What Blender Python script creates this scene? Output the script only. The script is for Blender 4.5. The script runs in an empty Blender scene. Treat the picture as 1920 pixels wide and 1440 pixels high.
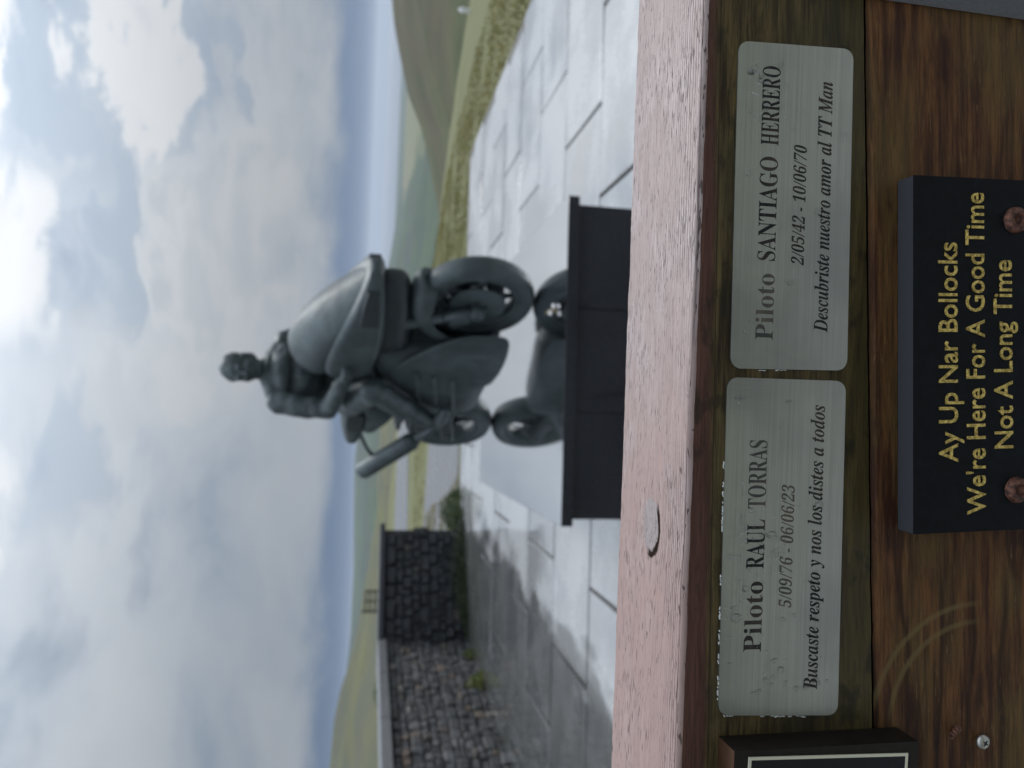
import bpy, bmesh, math, random
from math import sin, cos, tan, atan2, pi, radians, sqrt
from mathutils import Vector, Matrix, noise

sc = bpy.context.scene
COL = sc.collection
R = random.Random(7)

# ------------------------------------------------------------------ camera
EYE = 1.45
PITCH, ROLL = radians(10.5), radians(2.1)
FWD = Vector((0, cos(PITCH), -sin(PITCH)))
UP0 = Vector((0, sin(PITCH), cos(PITCH)))
RT = Vector((1, 0, 0)) * cos(ROLL) + UP0 * sin(ROLL)
UP = UP0 * cos(ROLL) - Vector((1, 0, 0)) * sin(ROLL)
cam_d = bpy.data.cameras.new('camera')
cam = bpy.data.objects.new('camera', cam_d)
COL.objects.link(cam)
# the telephone was held sideways: picture right is world down, picture top is world right
cam.matrix_world = Matrix(((-UP.x, RT.x, -FWD.x, 0), (-UP.y, RT.y, -FWD.y, 0), (-UP.z, RT.z, -FWD.z, EYE), (0, 0, 0, 1)))
cam_d.sensor_fit = 'HORIZONTAL'
cam_d.sensor_width = 36.0
cam_d.lens = 27.0
cam_d.clip_start = 0.02
cam_d.clip_end = 30000.0
cam_d.dof.use_dof = True
cam_d.dof.focus_distance = 0.375
cam_d.dof.aperture_fstop = 10.5
sc.camera = cam

# ------------------------------------------------------------------ light
SUN_EL, SUN_AZ = radians(50), radians(32)      # azimuth from +Y towards +X
SUN = Vector((sin(SUN_AZ) * cos(SUN_EL), cos(SUN_AZ) * cos(SUN_EL), sin(SUN_EL)))
sun_d = bpy.data.lights.new('sun', 'SUN')
sun_d.energy = 1.5
sun_d.angle = radians(14)
sun_d.color = (1.0, 0.96, 0.92)
sun = bpy.data.objects.new('sun', sun_d)
COL.objects.link(sun)
sun.rotation_euler = (-SUN).to_track_quat('-Z', 'Y').to_euler()

sc.view_settings.view_transform = 'Standard'
sc.view_settings.look = 'None'
sc.view_settings.gamma = 1.0
sc.view_settings.use_curve_mapping = False
sc.view_settings.exposure = 0.20
sc.cycles.use_denoising = True
sc.cycles.max_bounces = 8
sc.cycles.volume_bounces = 0
sc.cycles.sample_clamp_indirect = 6.0


# ------------------------------------------------------------------ node helper
class NT:
    def __init__(s, tree):
        s.t = tree
        s.t.nodes.clear()

    def n(s, typ, **kw):
        nd = s.t.nodes.new(typ)
        for k, v in kw.items():
            if k == 'inp':
                for kk, vv in v.items():
                    s.put(nd, kk, vv)
            else:
                setattr(nd, k, v)
        return nd

    def put(s, nd, key, v):
        sock = nd.inputs[key]
        if isinstance(v, bpy.types.NodeSocket):
            s.t.links.new(v, sock)
        else:
            if sock.type == 'RGBA' and len(v) == 3:
                v = (*v, 1)
            sock.default_value = v

    def math(s, op, a, b=0.0, c=None, clamp=False):
        nd = s.n('ShaderNodeMath', operation=op, use_clamp=clamp)
        s.put(nd, 0, a)
        s.put(nd, 1, b)
        if c is not None:
            s.put(nd, 2, c)
        return nd.outputs[0]

    def vmath(s, op, a, b=(0, 0, 0)):
        nd = s.n('ShaderNodeVectorMath', operation=op)
        s.put(nd, 0, a)
        s.put(nd, 1, b)
        return nd.outputs['Value'] if op in ('DOT_PRODUCT', 'LENGTH', 'DISTANCE') else nd.outputs['Vector']

    def mix(s, f, a, b, mode='MIX'):
        nd = s.n('ShaderNodeMix', data_type='RGBA', blend_type=mode)
        s.put(nd, 0, f)
        s.put(nd, 6, a)
        s.put(nd, 7, b)
        return nd.outputs[2]

    def ramp(s, f, stops):
        nd = s.n('ShaderNodeValToRGB')
        e = nd.color_ramp.elements
        while len(e) < len(stops):
            e.new(0.5)
        for el, (p, c) in zip(e, stops):
            el.position = p
            el.color = (c, c, c, 1) if isinstance(c, (int, float)) else (*c, 1)
        s.put(nd, 0, f)
        return nd.outputs[0]

    def ss(s, x, lo, hi):
        nd = s.n('ShaderNodeMapRange', interpolation_type='SMOOTHSTEP')
        s.put(nd, 'Value', x)
        s.put(nd, 'From Min', lo)
        s.put(nd, 'From Max', hi)
        return nd.outputs[0]

    def noise(s, vec, scale, detail=4, rough=0.55, dist=0.0, out=0):
        nd = s.n('ShaderNodeTexNoise')
        s.put(nd, 'Vector', vec)
        s.put(nd, 'Scale', scale)
        s.put(nd, 'Detail', detail)
        s.put(nd, 'Roughness', rough)
        s.put(nd, 'Distortion', dist)
        return nd.outputs[out]

    def vscale(s, vec, sx, sy, sz, loc=(0, 0, 0)):
        nd = s.n('ShaderNodeMapping')
        s.put(nd, 'Vector', vec)
        s.put(nd, 'Scale', (sx, sy, sz))
        s.put(nd, 'Location', loc)
        return nd.outputs[0]

    def obj(s):
        return s.n('ShaderNodeTexCoord').outputs['Object']

    def xyz(s, vec):
        nd = s.n('ShaderNodeSeparateXYZ')
        s.put(nd, 0, vec)
        return nd.outputs

    def rnd(s):
        return s.n('ShaderNodeObjectInfo').outputs['Random']

    def bump(s, h, strength=0.3, dist=0.01, normal=None):
        nd = s.n('ShaderNodeBump')
        s.put(nd, 'Height', h)
        s.put(nd, 'Strength', strength)
        s.put(nd, 'Distance', dist)
        if normal is not None:
            s.put(nd, 'Normal', normal)
        return nd.outputs[0]


def mat(name, build):
    m = bpy.data.materials.new(name)
    m.use_nodes = True
    t = NT(m.node_tree)
    out = t.n('ShaderNodeOutputMaterial')
    b = t.n('ShaderNodeBsdfPrincipled')
    t.t.links.new(b.outputs[0], out.inputs[0])
    build(t, b)
    return m


# ------------------------------------------------------------------ sky
def build_world():
    w = bpy.data.worlds.new('World')
    sc.world = w
    w.use_nodes = True
    t = NT(w.node_tree)
    out = t.n('ShaderNodeOutputWorld')
    bg = t.n('ShaderNodeBackground')
    t.t.links.new(bg.outputs[0], out.inputs[0])
    sky = t.n('ShaderNodeTexSky', sky_type='NISHITA')
    sky.sun_disc = False
    sky.sun_elevation = SUN_EL
    sky.sun_rotation = SUN_AZ
    sky.altitude = 400
    sky.air_density = 1.0
    sky.dust_density = 1.5
    d = t.n('ShaderNodeTexCoord').outputs['Generated']
    d = t.vmath('NORMALIZE', d)
    x, y, z = t.xyz(d)
    # below the horizon the sky colour of the horizon goes on (sea haze)
    zc = t.math('MAXIMUM', z, 0.13)
    cmb = t.n('ShaderNodeCombineXYZ', inp={0: x, 1: y, 2: zc})
    t.put(sky, 'Vector', t.vmath('NORMALIZE', cmb.outputs[0]))
    blue = t.vmath('MULTIPLY', sky.outputs[0], (0.0180, 0.0220, 0.0305))
    # cloud layer
    st = t.vscale(d, 1.0, 1.0, 2.2)
    warp = t.noise(st, 3.2, 3, 0.5, out=1)
    wv = t.vmath('MULTIPLY', t.vmath('SUBTRACT', warp, (0.5, 0.5, 0.5)), (0.22, 0.22, 0.22))
    sw = t.vmath('ADD', st, wv)
    n1 = t.noise(sw, 4.6, 9, 0.52)
    n2 = t.noise(t.vmath('ADD', sw, (3.1, 1.7, 0.4)), 11.0, 7, 0.55)
    n0 = t.noise(t.vmath('ADD', st, (5.2, 0.3, 1.9)), 1.7, 3, 0.5)
    # heap of cumulus low in the right-hand sky, a brighter one higher up
    az = t.math('ARCTAN2', x, y)
    el = t.math('ARCSINE', z)
    wob = t.math('MULTIPLY', t.math('SUBTRACT', n2, 0.5), 0.24)
    wob1 = t.math('MULTIPLY', t.math('SUBTRACT', n1, 0.5), 0.22)

    def heap(a0, e0, ra, re, soft):
        da = t.math('DIVIDE', t.math('SUBTRACT', t.math('ADD', az, wob1), a0), ra)
        de = t.math('DIVIDE', t.math('SUBTRACT', t.math('ADD', el, wob), e0), re)
        rr = t.math('ADD', t.math('MULTIPLY', da, da), t.math('MULTIPLY', de, de))
        return t.ss(rr, 1.0, 1.0 - soft)

    lit = t.math('ADD', t.math('MULTIPLY', n1, 0.75), t.math('MULTIPLY', n0, 0.55))
    lit = t.ss(lit, 0.45, 0.88)
    cl = t.mix(lit, (0.395, 0.462, 0.548), (0.545, 0.585, 0.63))
    brt, drk = (0.68, 0.695, 0.715), (0.375, 0.445, 0.535)
    body = t.mix(t.ss(n2, 0.34, 0.62), (0.49, 0.53, 0.575), (0.585, 0.61, 0.64))
    # grey gaps and bright heads of the broken cloud
    for (a0, e0, ra, re, soft, k, c_) in ((0.36, 0.345, 0.17, 0.040, 0.8, 0.75, drk), (0.36, 0.195, 0.16, 0.026, 0.8, 0.6, drk), (0.20, 0.292, 0.16, 0.046, 0.7, 0.8, drk), (-0.09, 0.335, 0.13, 0.070, 0.9, 0.7, drk),
                                         (0.40, 0.425, 0.17, 0.065, 0.8, 0.95, brt), (0.40, 0.262, 0.17, 0.052, 0.6, 0.8, brt), (0.13, 0.405, 0.13, 0.060, 0.8, 0.8, brt), (-0.16, 0.45, 0.10, 0.05, 0.9, 0.6, brt)):
        cl = t.mix(t.math('MULTIPLY', heap(a0, e0, ra, re, soft), k), cl, c_)
    h1 = heap(0.185, 0.155, 0.145, 0.115, 0.6)
    h2 = heap(0.01, 0.235, 0.085, 0.11, 0.45)
    h3 = heap(0.36, 0.125, 0.20, 0.060, 0.6)
    cl = t.mix(t.math('MULTIPLY', h3, 0.6), cl, body)
    cl = t.mix(t.math('MULTIPLY', h2, 0.6), cl, body)
    cl = t.mix(t.math('MULTIPLY', h1, 0.9), cl, body)
    rim = t.math('MULTIPLY', t.math('MULTIPLY', h1, t.math('SUBTRACT', 1.0, h1)), 2.2)
    rim = t.math('MULTIPLY', rim, t.ss(el, 0.15, 0.24))
    cl = t.mix(t.math('MULTIPLY', rim, 0.7), cl, (0.66, 0.675, 0.695))
    # brighter round the hidden sun, duller on the far side of the sky, brightest overhead
    mu = t.vmath('DOT_PRODUCT', d, tuple(SUN))
    glow = t.math('POWER', t.math('MAXIMUM', mu, 0.0), 5.0)
    gain = t.math('ADD', t.math('MULTIPLY', t.math('ADD', mu, 1.0), 0.30), t.math('MULTIPLY', glow, 0.5))
    gain = t.math('ADD', gain, 0.36)
    zp = t.math('MAXIMUM', z, 0.0)
    gain = t.math('MULTIPLY', gain, t.math('ADD', 0.66, t.math('MULTIPLY', t.math('MULTIPLY', zp, zp), 3.7)))
    cl = t.vmath('MULTIPLY', cl, t.n('ShaderNodeCombineXYZ', inp={0: gain, 1: gain, 2: gain}).outputs[0])
    # clear band above the horizon, broken veil above it
    e2 = t.math('ADD', el, t.math('ADD', t.math('MULTIPLY', t.math('SUBTRACT', n2, 0.5), 0.05), t.math('MULTIPLY', t.math('SUBTRACT', n0, 0.5), 0.10)))
    cov = t.ss(e2, 0.045, 0.080)
    thin = t.ss(t.math('ADD', t.math('MULTIPLY', n1, 0.7), t.math('MULTIPLY', n2, 0.3)), 0.30, 0.50)
    thin = t.math('ADD', 0.72, t.math('MULTIPLY', thin, 0.28))
    cov = t.math('MULTIPLY', cov, thin)
    colr = t.mix(cov, blue, cl)
    t.put(bg, 'Color', colr)
    t.put(bg, 'Strength', 1.0)


build_world()


# ------------------------------------------------------------------ mesh helper
def link(o, parent=None):
    COL.objects.link(o)
    if parent is not None:
        o.parent = parent
    return o


class MB:
    def __init__(s):
        s.v, s.f, s.mi = [], [], []

    def add(s, vs, fs, mi=0):
        k = len(s.v)
        s.v += [tuple(p) for p in vs]
        s.f += [tuple(i + k for i in q) for q in fs]
        s.mi += [mi] * len(fs)
        return s

    def box(s, c, size, M=None, mi=0):
        hx, hy, hz = size[0] / 2, size[1] / 2, size[2] / 2
        vs = [Vector((sx * hx, sy * hy, sz * hz)) for sx in (-1, 1) for sy in (-1, 1) for sz in (-1, 1)]
        vs = [((M @ v) if M else v) + Vector(c) for v in vs]
        return s.add(vs, [(0, 1, 3, 2), (4, 6, 7, 5), (0, 4, 5, 1), (2, 3, 7, 6), (0, 2, 6, 4), (1, 5, 7, 3)], mi)

    def tube(s, pts, rad, n=12, cap=True, mi=0, flat=None):
        pts = [Vector(p) for p in pts]
        if isinstance(rad, (int, float)):
            rad = [rad] * len(pts)
        rings = []
        for i, p in enumerate(pts):
            d = (pts[min(i + 1, len(pts) - 1)] - pts[max(i - 1, 0)]).normalized()
            a = d.cross(Vector((0, 0, 1)))
            if a.length < 1e-3:
                a = d.cross(Vector((1, 0, 0)))
            a.normalize()
            b = a.cross(d)
            fx, fy = flat or (1, 1)
            rings.append([p + rad[i] * (a * cos(2 * pi * k / n) * fx + b * sin(2 * pi * k / n) * fy) for k in range(n)])
        vs = [v for r in rings for v in r]
        fs = [(i * n + k, i * n + (k + 1) % n, (i + 1) * n + (k + 1) % n, (i + 1) * n + k) for i in range(len(pts) - 1) for k in range(n)]
        if cap:
            fs += [tuple(range(n))[::-1], tuple((len(pts) - 1) * n + k for k in range(n))]
        return s.add(vs, fs, mi)

    def capsule(s, p0, p1, r0, r1, n=14, m=5):
        p0, p1 = Vector(p0), Vector(p1)
        d = (p1 - p0).normalized() if (p1 - p0).length > 1e-6 else Vector((0, 0, 1))
        pts, rad = [], []
        for i in range(m + 1):
            a = pi / 2 * i / m
            pts.append(p0 - d * r0 * cos(a) * 0.999)
            rad.append(max(r0 * sin(a), 1e-4))
        for i in range(m + 1):
            a = pi / 2 * i / m
            pts.append(p1 + d * r1 * sin(a) * 0.999)
            rad.append(max(r1 * cos(a), 1e-4))
        return s.tube(pts, rad, n)

    def ball(s, c, r, M=None, nu=16, nv=10):
        if isinstance(r, (int, float)):
            r = (r, r, r)
        vs, fs = [], []
        for j in range(nv + 1):
            th = pi * j / nv
            for i in range(nu):
                ph = 2 * pi * i / nu
                v = Vector((r[0] * max(sin(th), 1e-3) * cos(ph), r[1] * max(sin(th), 1e-3) * sin(ph), r[2] * cos(th)))
                vs.append(((M @ v) if M else v) + Vector(c))
        for j in range(nv):
            for i in range(nu):
                fs.append((j * nu + i, (j + 1) * nu + i, (j + 1) * nu + (i + 1) % nu, j * nu + (i + 1) % nu))
        return s.add(vs, fs)

    def loft(s, rings, cap=True, mi=0):
        n = len(rings[0])
        vs = [v for r in rings for v in r]
        fs = [(i * n + k, i * n + (k + 1) % n, (i + 1) * n + (k + 1) % n, (i + 1) * n + k) for i in range(len(rings) - 1) for k in range(n)]
        if cap:
            fs += [tuple(range(n))[::-1], tuple((len(rings) - 1) * n + k for k in range(n))]
        return s.add(vs, fs, mi)

    def lathe(s, prof, c, axis='Y', n=48, closed=True, arc=(0, 2 * pi)):
        """prof: (radius, offset along the axis); closed profile loops"""
        m = len(prof)
        full = abs(arc[1] - arc[0] - 2 * pi) < 1e-6
        cnt = n if full else n + 1
        vs = []
        for i in range(cnt):
            a = arc[0] + (arc[1] - arc[0]) * i / n
            for r, o in prof:
                if axis == 'Y':
                    vs.append((c[0] + r * cos(a), c[1] + o, c[2] + r * sin(a)))
                else:
                    vs.append((c[0] + r * cos(a), c[1] + r * sin(a), c[2] + o))
        fs = []
        for i in range(n):
            j = (i + 1) % cnt
            for k in range(m if closed else m - 1):
                k2 = (k + 1) % m
                fs.append((i * m + k, i * m + k2, j * m + k2, j * m + k))
        if not full and closed:
            fs += [tuple(range(m)), tuple((cnt - 1) * m + k for k in range(m))[::-1]]
        return s.add(vs, fs)

    def mesh(s, name):
        me = bpy.data.meshes.new(name)
        me.from_pydata(s.v, [], s.f)
        me.polygons.foreach_set('material_index', s.mi)
        bm = bmesh.new()
        bm.from_mesh(me)
        bmesh.ops.recalc_face_normals(bm, faces=bm.faces)
        bm.to_mesh(me)
        bm.free()
        me.update()
        return me

    def build(s, name, mats, parent=None, smooth=False, bevel=0.0, sub=0, seg=2):
        me = s.mesh(name)
        for m in (mats if isinstance(mats, (list, tuple)) else [mats]):
            me.materials.append(m)
        o = link(bpy.data.objects.new(name, me), parent)
        if smooth:
            me.polygons.foreach_set('use_smooth', [True] * len(me.polygons))
        if bevel:
            md = o.modifiers.new('bevel', 'BEVEL')
            md.width = bevel
            md.segments = seg
            md.limit_method = 'ANGLE'
            md.angle_limit = radians(35)
        if sub:
            md = o.modifiers.new('sub', 'SUBSURF')
            md.levels = sub
            md.render_levels = sub
        return o


def fused(name, mb, m, parent, voxel, smooth_n=4, disp=0.0, dscale=8.0):
    """union of the pieces of mb as one continuous cast surface"""
    me = mb.mesh(name + '_src')
    tmp = link(bpy.data.objects.new('tmp', me))
    md = tmp.modifiers.new('r', 'REMESH')
    md.mode = 'VOXEL'
    md.voxel_size = voxel
    ms = tmp.modifiers.new('s', 'SMOOTH')
    ms.factor = 0.5
    ms.iterations = smooth_n
    dg = bpy.context.evaluated_depsgraph_get()
    res = bpy.data.meshes.new_from_object(tmp.evaluated_get(dg))
    bpy.data.objects.remove(tmp)
    bpy.data.meshes.remove(me)
    res.name = name
    if disp:
        nv = [v.co + v.normal * disp * noise.noise(v.co * dscale) for v in res.vertices]
        for v, q in zip(res.vertices, nv):
            v.co = q
    res.polygons.foreach_set('use_smooth', [True] * len(res.polygons))
    res.materials.clear()
    res.materials.append(m)
    return link(bpy.data.objects.new(name, res), parent)


def empty(name, loc=(0, 0, 0), rz=0.0):
    o = bpy.data.objects.new(name, None)
    o.empty_display_size = 0.1
    o.location = loc
    o.rotation_euler = (0, 0, rz)
    return link(o)


def tag(o, label=None, cat=None, group=None, kind=None):
    if label:
        o['label'] = label
    if cat:
        o['category'] = cat
    if group:
        o['group'] = group
    if kind:
        o['kind'] = kind
    return o


# ------------------------------------------------------------------ lettering
def serif(s_, it=False):
    o = ''
    for c in s_:
        if c.isupper():
            o += chr((0x1D468 if it else 0x1D400) + ord(c) - 65)
        elif c.islower():
            o += chr((0x1D482 if it else 0x1D41A) + ord(c) - 97)
        elif c.isdigit():
            o += chr(0x1D7CE + ord(c) - 48)
        else:
            o += c
    return o


def text_mesh_new(body, shear=0.0, fat=0.0, ext=0.0, space=1.0, word=1.0, res=3, bev=0.0):
    cu = bpy.data.curves.new('t', 'FONT')
    cu.body = body
    cu.shear = shear
    cu.offset = fat
    cu.extrude = ext
    cu.bevel_depth = bev
    cu.space_character = space
    cu.space_word = word
    cu.resolution_u = res
    ob = link(bpy.data.objects.new('t', cu))
    dg = bpy.context.evaluated_depsgraph_get()
    dg.update()
    me = bpy.data.meshes.new_from_object(ob.evaluated_get(dg))
    bpy.data.objects.remove(ob)
    bpy.data.curves.remove(cu)
    return me


TEXT = {}


def text_mesh(body, **kw):
    k = (body, tuple(sorted(kw.items())))
    if k not in TEXT:
        TEXT[k] = text_mesh_new(body, **kw)
    return TEXT[k]


GILT = dict(fat=0.004, ext=0.02, bev=0.006, res=3)
for s_ in ('Piloto', 'SANTIAGO', 'HERRERO', 'RAUL', 'TORRAS', 'H'):
    text_mesh(serif(s_))
for s_ in ('2/05/42 - 10/06/70', '5/09/76 - 06/06/23', '0'):
    text_mesh(serif(s_), shear=0.22)
for s_ in ('Descubriste nuestro amor al TT Man', 'Buscaste respeto y nos los distes a todos', 'H'):
    text_mesh(serif(s_, True), fat=0.006)
for s_ in ('Ay Up Nar Bollocks', "We're Here For A Good Time", 'Not A Long Time', 'H'):
    text_mesh(s_, **GILT)


# ------------------------------------------------------------------ materials
def m_paving(t, b):
    p = t.n('ShaderNodeNewGeometry').outputs['Position']
    r = t.rnd()
    big = t.noise(p, 1.1, 5, 0.6)
    fine = t.noise(p, 34.0, 5, 0.65)
    stone = t.mix(fine, (0.29, 0.292, 0.295), (0.42, 0.42, 0.42))
    stone = t.mix(t.math('MULTIPLY', r, 0.35), stone, (0.29, 0.285, 0.275))
    x, y, z = t.xyz(p)
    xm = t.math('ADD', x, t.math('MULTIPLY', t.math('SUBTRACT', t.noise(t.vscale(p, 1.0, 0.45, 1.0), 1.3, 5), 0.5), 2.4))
    moss = t.math('MULTIPLY', t.ss(xm, -1.75, -2.0), t.math('ADD', 0.75, t.math('MULTIPLY', t.noise(p, 3.0, 5), 0.3)))  # mossy wet stone plus the wall's dark reflection, painted as darker colour
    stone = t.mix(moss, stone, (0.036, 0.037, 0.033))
    wet = t.ss(t.math('ADD', t.math('ADD', big, t.math('MULTIPLY', fine, 0.16)), t.math('MULTIPLY', r, 0.14)), 0.50, 0.72)
    stone = t.mix(t.math('MULTIPLY', t.math('SUBTRACT', 1.0, wet), 0.42), stone, (0.12, 0.122, 0.125))
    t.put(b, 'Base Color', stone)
    rough = t.math('ADD', 0.05, t.math('MULTIPLY', wet, 0.26))
    t.put(b, 'Roughness', rough)
    t.put(b, 'IOR', 1.5)
    h = t.math('ADD', t.math('MULTIPLY', fine, 0.25), t.math('MULTIPLY', t.noise(p, 3.4, 2), 1.0))
    t.put(b, 'Normal', t.bump(h, t.math('ADD', 0.04, t.math('MULTIPLY', wet, 0.22)), 0.02))
    t.put(b, 'Coat Weight', 0.8)
    t.put(b, 'Coat Roughness', 0.06)
    t.put(b, 'Coat Normal', t.bump(t.noise(p, 2.2, 3), 0.06, 0.02))


def simple(c, rough=0.6, metal=0.0, var=0.25, scale=20.0, bstr=0.15, bdist=0.005, spec=0.5):
    def f(t, b):
        o = t.obj()
        n = t.noise(o, scale, 6, 0.6)
        lo = tuple(k * (1 - var) for k in c)
        hi = tuple(k * (1 + var) for k in c)
        t.put(b, 'Base Color', t.mix(n, lo, hi))
        t.put(b, 'Roughness', rough)
        t.put(b, 'Metallic', metal)
        t.put(b, 'Specular IOR Level', spec)
        if bstr:
            t.put(b, 'Normal', t.bump(n, bstr, bdist))
    return f


def m_stone(cols, rough=0.45, wet=0.5):
    def f(t, b):
        o = t.obj()
        r = t.rnd()
        ofs = t.n('ShaderNodeCombineXYZ', inp={0: t.math('MULTIPLY', r, 37.0), 1: t.math('MULTIPLY', r, 17.0)})
        q = t.vmath('ADD', o, ofs.outputs[0])
        n = t.noise(q, 13.0, 7, 0.65)
        c = t.ramp(r, cols)
        t.put(b, 'Base Color', t.mix(t.ss(n, 0.3, 0.75), t.vmath('MULTIPLY', c, (0.40, 0.40, 0.40)), t.vmath('MULTIPLY', c, (0.85, 0.85, 0.85))))
        t.put(b, 'Roughness', t.math('ADD', rough - 0.15, t.math('MULTIPLY', n, 0.3)))
        t.put(b, 'Normal', t.bump(n, 0.6, 0.02))
    return f


def m_grass(c1, c2, c3, scale=1.0):
    def f(t, b):
        p = t.n('ShaderNodeNewGeometry').outputs['Position']
        n = t.noise(p, 0.5 * scale, 5, 0.6)
        k = t.noise(p, 5.0 * scale, 4, 0.6)
        c = t.mix(t.ss(n, 0.35, 0.65), c1, c2)
        c = t.mix(t.math('MULTIPLY', t.ss(k, 0.4, 0.75), 0.7), c, c3)
        t.put(b, 'Base Color', c)
        t.put(b, 'Roughness', 0.85)
        t.put(b, 'Specular IOR Level', 0.15)
        t.put(b, 'Normal', t.bump(t.noise(p, 18.0 * scale, 4), 0.5, 0.05 / scale))
    return f


def m_bronze(t, b):
    o = t.obj()
    n = t.noise(o, 4.0, 6, 0.6)
    run = t.noise(t.vscale(o, 9.0, 9.0, 1.6), 2.0, 5, 0.6)
    c = t.mix(t.ss(n, 0.35, 0.7), (0.030, 0.041, 0.044), (0.060, 0.079, 0.082))
    c = t.mix(t.math('MULTIPLY', t.ss(run, 0.52, 0.75), 0.45), c, (0.095, 0.120, 0.120))
    t.put(b, 'Base Color', c)
    t.put(b, 'Metallic', 0.25)
    t.put(b, 'Roughness', t.math('ADD', 0.44, t.math('MULTIPLY', run, 0.22)))
    h = t.math('ADD', t.math('MULTIPLY', t.noise(o, 9.0, 3), 0.8), t.math('MULTIPLY', t.noise(o, 60.0, 4), 0.12))
    t.put(b, 'Normal', t.bump(h, 0.35, 0.02))


def m_granite(c, rough=0.08, wet=True):
    def f(t, b):
        o = t.obj()
        n = t.noise(o, 180.0, 3, 0.7)
        t.put(b, 'Base Color', t.mix(t.ss(n, 0.45, 0.72), c, tuple(k * 2.0 + (0.01 if wet else 0.0) for k in c)))
        t.put(b, 'Roughness', t.math('ADD', rough, t.math('MULTIPLY', t.noise(o, 6.0, 4), 0.05)))
        if wet:
            # rain lies as a film on the level faces only
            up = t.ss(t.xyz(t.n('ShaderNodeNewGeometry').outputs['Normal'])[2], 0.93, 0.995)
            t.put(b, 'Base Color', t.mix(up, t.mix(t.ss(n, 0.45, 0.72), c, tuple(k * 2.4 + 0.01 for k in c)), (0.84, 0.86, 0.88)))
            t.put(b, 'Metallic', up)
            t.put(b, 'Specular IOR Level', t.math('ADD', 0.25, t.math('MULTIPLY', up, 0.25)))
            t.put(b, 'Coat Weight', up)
            t.put(b, 'Coat Roughness', 0.03)
            t.put(b, 'Normal', t.bump(t.noise(o, 2.5, 2), 0.02, 0.02))
        else:
            t.put(b, 'Specular IOR Level', 0.12)
    return f


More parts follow.
